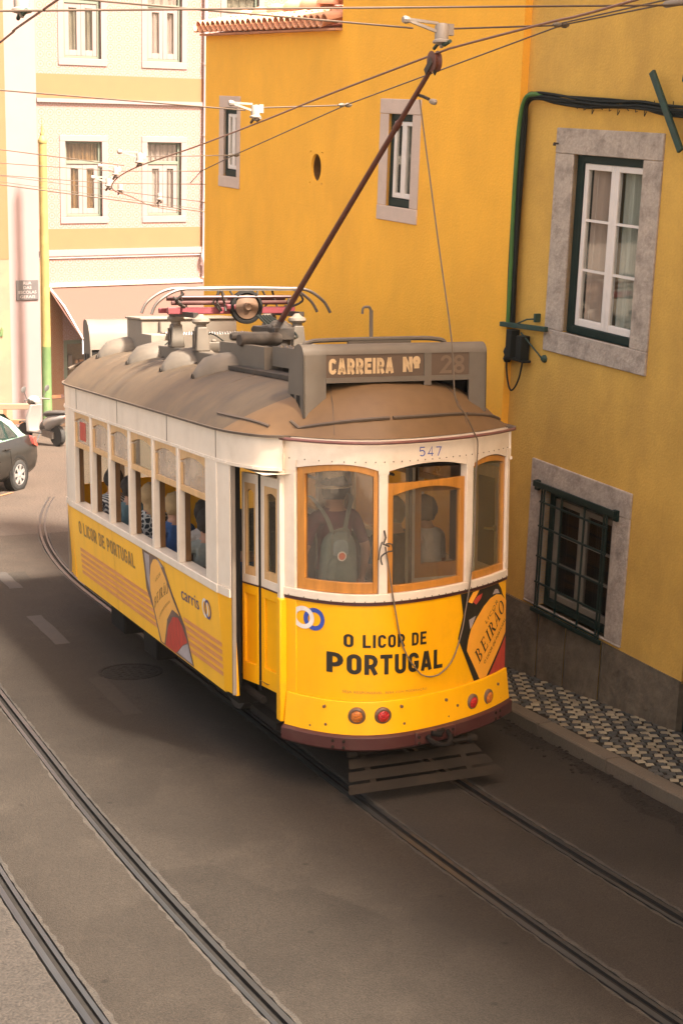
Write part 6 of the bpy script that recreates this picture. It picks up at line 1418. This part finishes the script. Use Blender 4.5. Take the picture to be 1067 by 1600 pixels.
mb = MB(); mb.add([(-.60, -1.88, .985), (.60, -1.88, .985), (.50, -1.38, 1.36), (-.50, -1.38, 1.36)], [(0, 1, 2, 3)]); mb.v = [(x, y-.035, z+.035) for x, y, z in mb.v]; mb.build('rear_window', 'frame_dark_green', cab, smooth=False)
for sg in (-1, 1):
    mb = MB(); mb.loft([[(sg*.845, -1.86, .78), (sg*.835, -1.86, .93), (sg*.70, -1.92, .965), (sg*.70, -1.90, .80)], [(sg*.80, -2.09, .72), (sg*.74, -2.10, .92), (sg*.60, -2.14, .90), (sg*.62, -2.14, .74)]]); mb.v = [(x*1.03, y*1.004, z) for x, y, z in mb.v]; mb.build('tail_lamp', 'tail_red', car, bevel=.01)
    mb = MB(); mb.bar((sg*.875, -.95, .80), (sg*.875, -.78, .80), .03, .03); mb.bar((sg*.878, .05, .80), (sg*.878, .22, .80), .03, .03); mb.build('door_handle', 'car_black', car, bevel=.006)
    for y in (-1.28, 1.30):
        # wheel arch liner, then tyre and rim
        mb = MB(); mb.lathe((sg*.80, y, .305), (sg, 0, 0), [(.34, -.1), (.345, .062), (.335, .066), (.30, .06)], 30); mb.build('wheel_arch', 'rubber', car)
        mb = MB(); mb.lathe((sg*.70, y, .285), (sg, 0, 0), [(.18, -.02), (.255, -.02), (.28, .01), (.285, .05), (.285, .13), (.275, .165), (.25, .178), (.20, .176), (.195, .16)], 36); wh = mb.build('wheel', 'tyre', car)
        mb = MB(); mb.lathe((sg*.70, y, .285), (sg, 0, 0), [(.195, .13), (.197, .172), (.185, .176), (.178, .15)], 36)
        for k in range(7):
            a = 2*math.pi*k/7; d = Vector((0, math.cos(a), math.sin(a))); mb.bar(Vector((sg*.862, y, .285))+d*.03, Vector((sg*.868, y, .285))+d*.188, .062, .02, (1, 0, 0))
        mb.lathe((sg*.85, y, .285), (sg, 0, 0), [(.05, 0), (.05, .025), (.03, .032)], 16); mb.build('rim', 'alloy', wh)
        mb = MB(); mb.lathe((sg*.70, y, .285), (sg, 0, 0), [(.19, .12), (.19, .13), (.01, .13)], 24); mb.build('brake_disc', 'gear_dark', wh)
mb = MB(); mb.box(-.26, .26, -2.165, -2.15, .60, .70); mb.build('number_plate', 'frame_white', car)
mb = MB(); mb.tube([(-.895, -.92, .78), (-.885, -1.0, .40), (-.87, -1.02, .24)], .004, 4); mb.tube([(-.883, -.16, .9), (-.90, -.16, .5), (-.88, -.16, .22)], .004, 4); mb.build('door_seam', 'rubber', body)
# pale yellow line on the ground under the sill
mb = MB(); mb.box(-.95, -.90, -.9, 1.6, .006, .012); tag(mb.build('road_line', 'plaster_ochre_far', M=car.matrix_world.copy()), 'thin yellow painted line on the ground beside the dark car', 'road marking')

# ================================================================== scooter
SAZ = -.82
sc_ = tag(empty('scooter', road_frame(-6.62, 35.25, SAZ)), 'white motor scooter with a dark seat parked behind the car', 'scooter')
def wheel(y, r, w_, par):
    mb = MB(); mb.lathe((-w_/2, y, r), (1, 0, 0), [(r*.72, 0), (r*.92, .0), (r, w_*.3), (r, w_*.7), (r*.92, w_), (r*.72, w_)], 28); t = mb.build('wheel', 'tyre', par)
    mb = MB(); mb.lathe((-w_*.35, y, r), (1, 0, 0), [(r*.60, 0), (r*.72, .0), (r*.72, w_*.7), (r*.60, w_*.7)], 24); mb.lathe((-.05, y, r), (1, 0, 0), [(.05, 0), (.05, .1)], 12)
    for k in range(5):
        a = 2*math.pi*k/5; mb.bar((0, y, r), (0, y+math.cos(a)*r*.65, r+math.sin(a)*r*.65), .04, .03, (1, 0, 0))
    mb.build('rim', 'gear_steel', t)
wheel(0, .245, .12, sc_); wheel(1.28, .235, .11, sc_)
def ell(y, z, wx, hz_, n=14): return [(wx*math.cos(2*math.pi*k/n), y, z+hz_*math.sin(2*math.pi*k/n)) for k in range(n)]
mb = MB(); mb.loft([ell(-.38, .72, .05, .03), ell(-.25, .68, .13, .09), ell(-.05, .62, .17, .14), ell(.2, .55, .17, .19), ell(.40, .45, .15, .20), ell(.50, .38, .13, .14)]); mb.build('tail_body', 'scooter_white', sc_, sharp=60)
mb = MB(); mb.loft([ell(.30, .46, .155, .13), ell(.42, .45, .165, .16), ell(.52, .42, .14, .14)]); mb.build('engine_cover', 'scooter_grey', sc_, sharp=60)
mb = MB(); mb.loft([ell(-.36, .80, .07, .03), ell(-.2, .79, .14, .055), ell(.1, .77, .15, .065), ell(.3, .74, .15, .075), ell(.42, .72, .11, .06), ell(.48, .71, .05, .03)]); mb.build('seat', 'scooter_grey', sc_, sharp=60)
mb = MB(); mb.box(-.16, .16, .45, .98, .26, .33); mb.build('footboard', 'scooter_white', sc_, bevel=.03)
mb = MB(); mb.loft([[(x, .98+d, z) for x, d, z in r] for r in ([(-.18, 0, .28), (0, .10, .28), (.18, 0, .28), (.15, -.05, .28), (-.15, -.05, .28)], [(-.22, -.02, .6), (0, .10, .6), (.22, -.02, .6), (.18, -.07, .6), (-.18, -.07, .6)], [(-.17, -.14, .92), (0, -.02, .94), (.17, -.14, .92), (.14, -.18, .92), (-.14, -.18, .92)])]); mb.build('leg_shield', 'scooter_white', sc_, sharp=50, bevel=.015)
mb = MB(); mb.loft([ell(1.05, .42, .07, .05), ell(1.2, .50, .08, .03), ell(1.42, .50, .06, .02), ell(1.5, .44, .03, .01)]); mb.build('front_mudguard', 'scooter_white', sc_)
mb = MB(); mb.tube([(0, 1.26, .24), (0, 1.0, .75), (0, .90, 1.0)], .035, 8); mb.build('steering_column', 'scooter_grey', sc_)
mb = MB(); mb.loft([ell(.78, 1.02, .10, .05), ell(.9, 1.04, .17, .09), ell(1.0, 1.0, .13, .10), ell(1.06, .97, .06, .05)]); mb.build('handlebar_cowl', 'scooter_white', sc_)
mb = MB(); mb.tube(smoothpts([(-.36, .76, 1.03), (-.2, .86, 1.05), (0, .9, 1.04), (.2, .86, 1.05), (.36, .76, 1.03)]), .018, 8); mb.build('handlebar', 'scooter_grey', sc_)
for sg in (-1, 1):
    mb = MB(); mb.tube([(sg*.22, .86, 1.05), (sg*.32, .84, 1.25)], .009, 6); mb.lathe((sg*.33, .83, 1.29), (0, -1, .1), [(.01, -.03), (.06, -.015), (.065, 0), (.055, .004)], 14, 0, 1.35, .9); mb.build('mirror', 'scooter_grey', sc_)
mb = MB(); mb.lathe((.17, .25, .24), (0, -1, .12), [(.03, 0), (.06, .1), (.065, .35), (.045, .48), (.02, .5)], 12); mb.build('exhaust', 'chrome', sc_)
mb = MB(); mb.bar((-.10, .05, .25), (-.10, .45, .30), .06, .16); mb.build('engine', 'gear_steel', sc_)
mb = MB(); mb.tube([(-.14, .50, .26), (-.24, .53, .03), (-.25, .60, .02)], .014, 6); mb.build('side_stand', 'chrome', sc_)
mb = MB(); mb.loft([ell(-.40, .70, .04, .02), ell(-.36, .70, .09, .04)]); mb.build('tail_lamp', 'tail_red', sc_)

# ================================================================== warm haze of the bright street
mb = MB(); mb.box(-70, 60, -25, 95, -22, 18)
hz_m = bpy.data.materials.new('haze'); hz_m.use_nodes = True; MAT['haze'] = hz_m
n = hz_m.node_tree; n.nodes.clear(); o_ = n.nodes.new('ShaderNodeOutputMaterial'); pv = n.nodes.new('ShaderNodeVolumePrincipled')
pv.inputs['Density'].default_value = .0003; pv.inputs['Color'].default_value = (.95, .84, .72, 1); pv.inputs['Anisotropy'].default_value = .2
n.links.new(pv.outputs[0], o_.inputs['Volume'])
hz_o = mb.build('haze', 'haze', smooth=False); hz_o['kind'] = 'stuff'
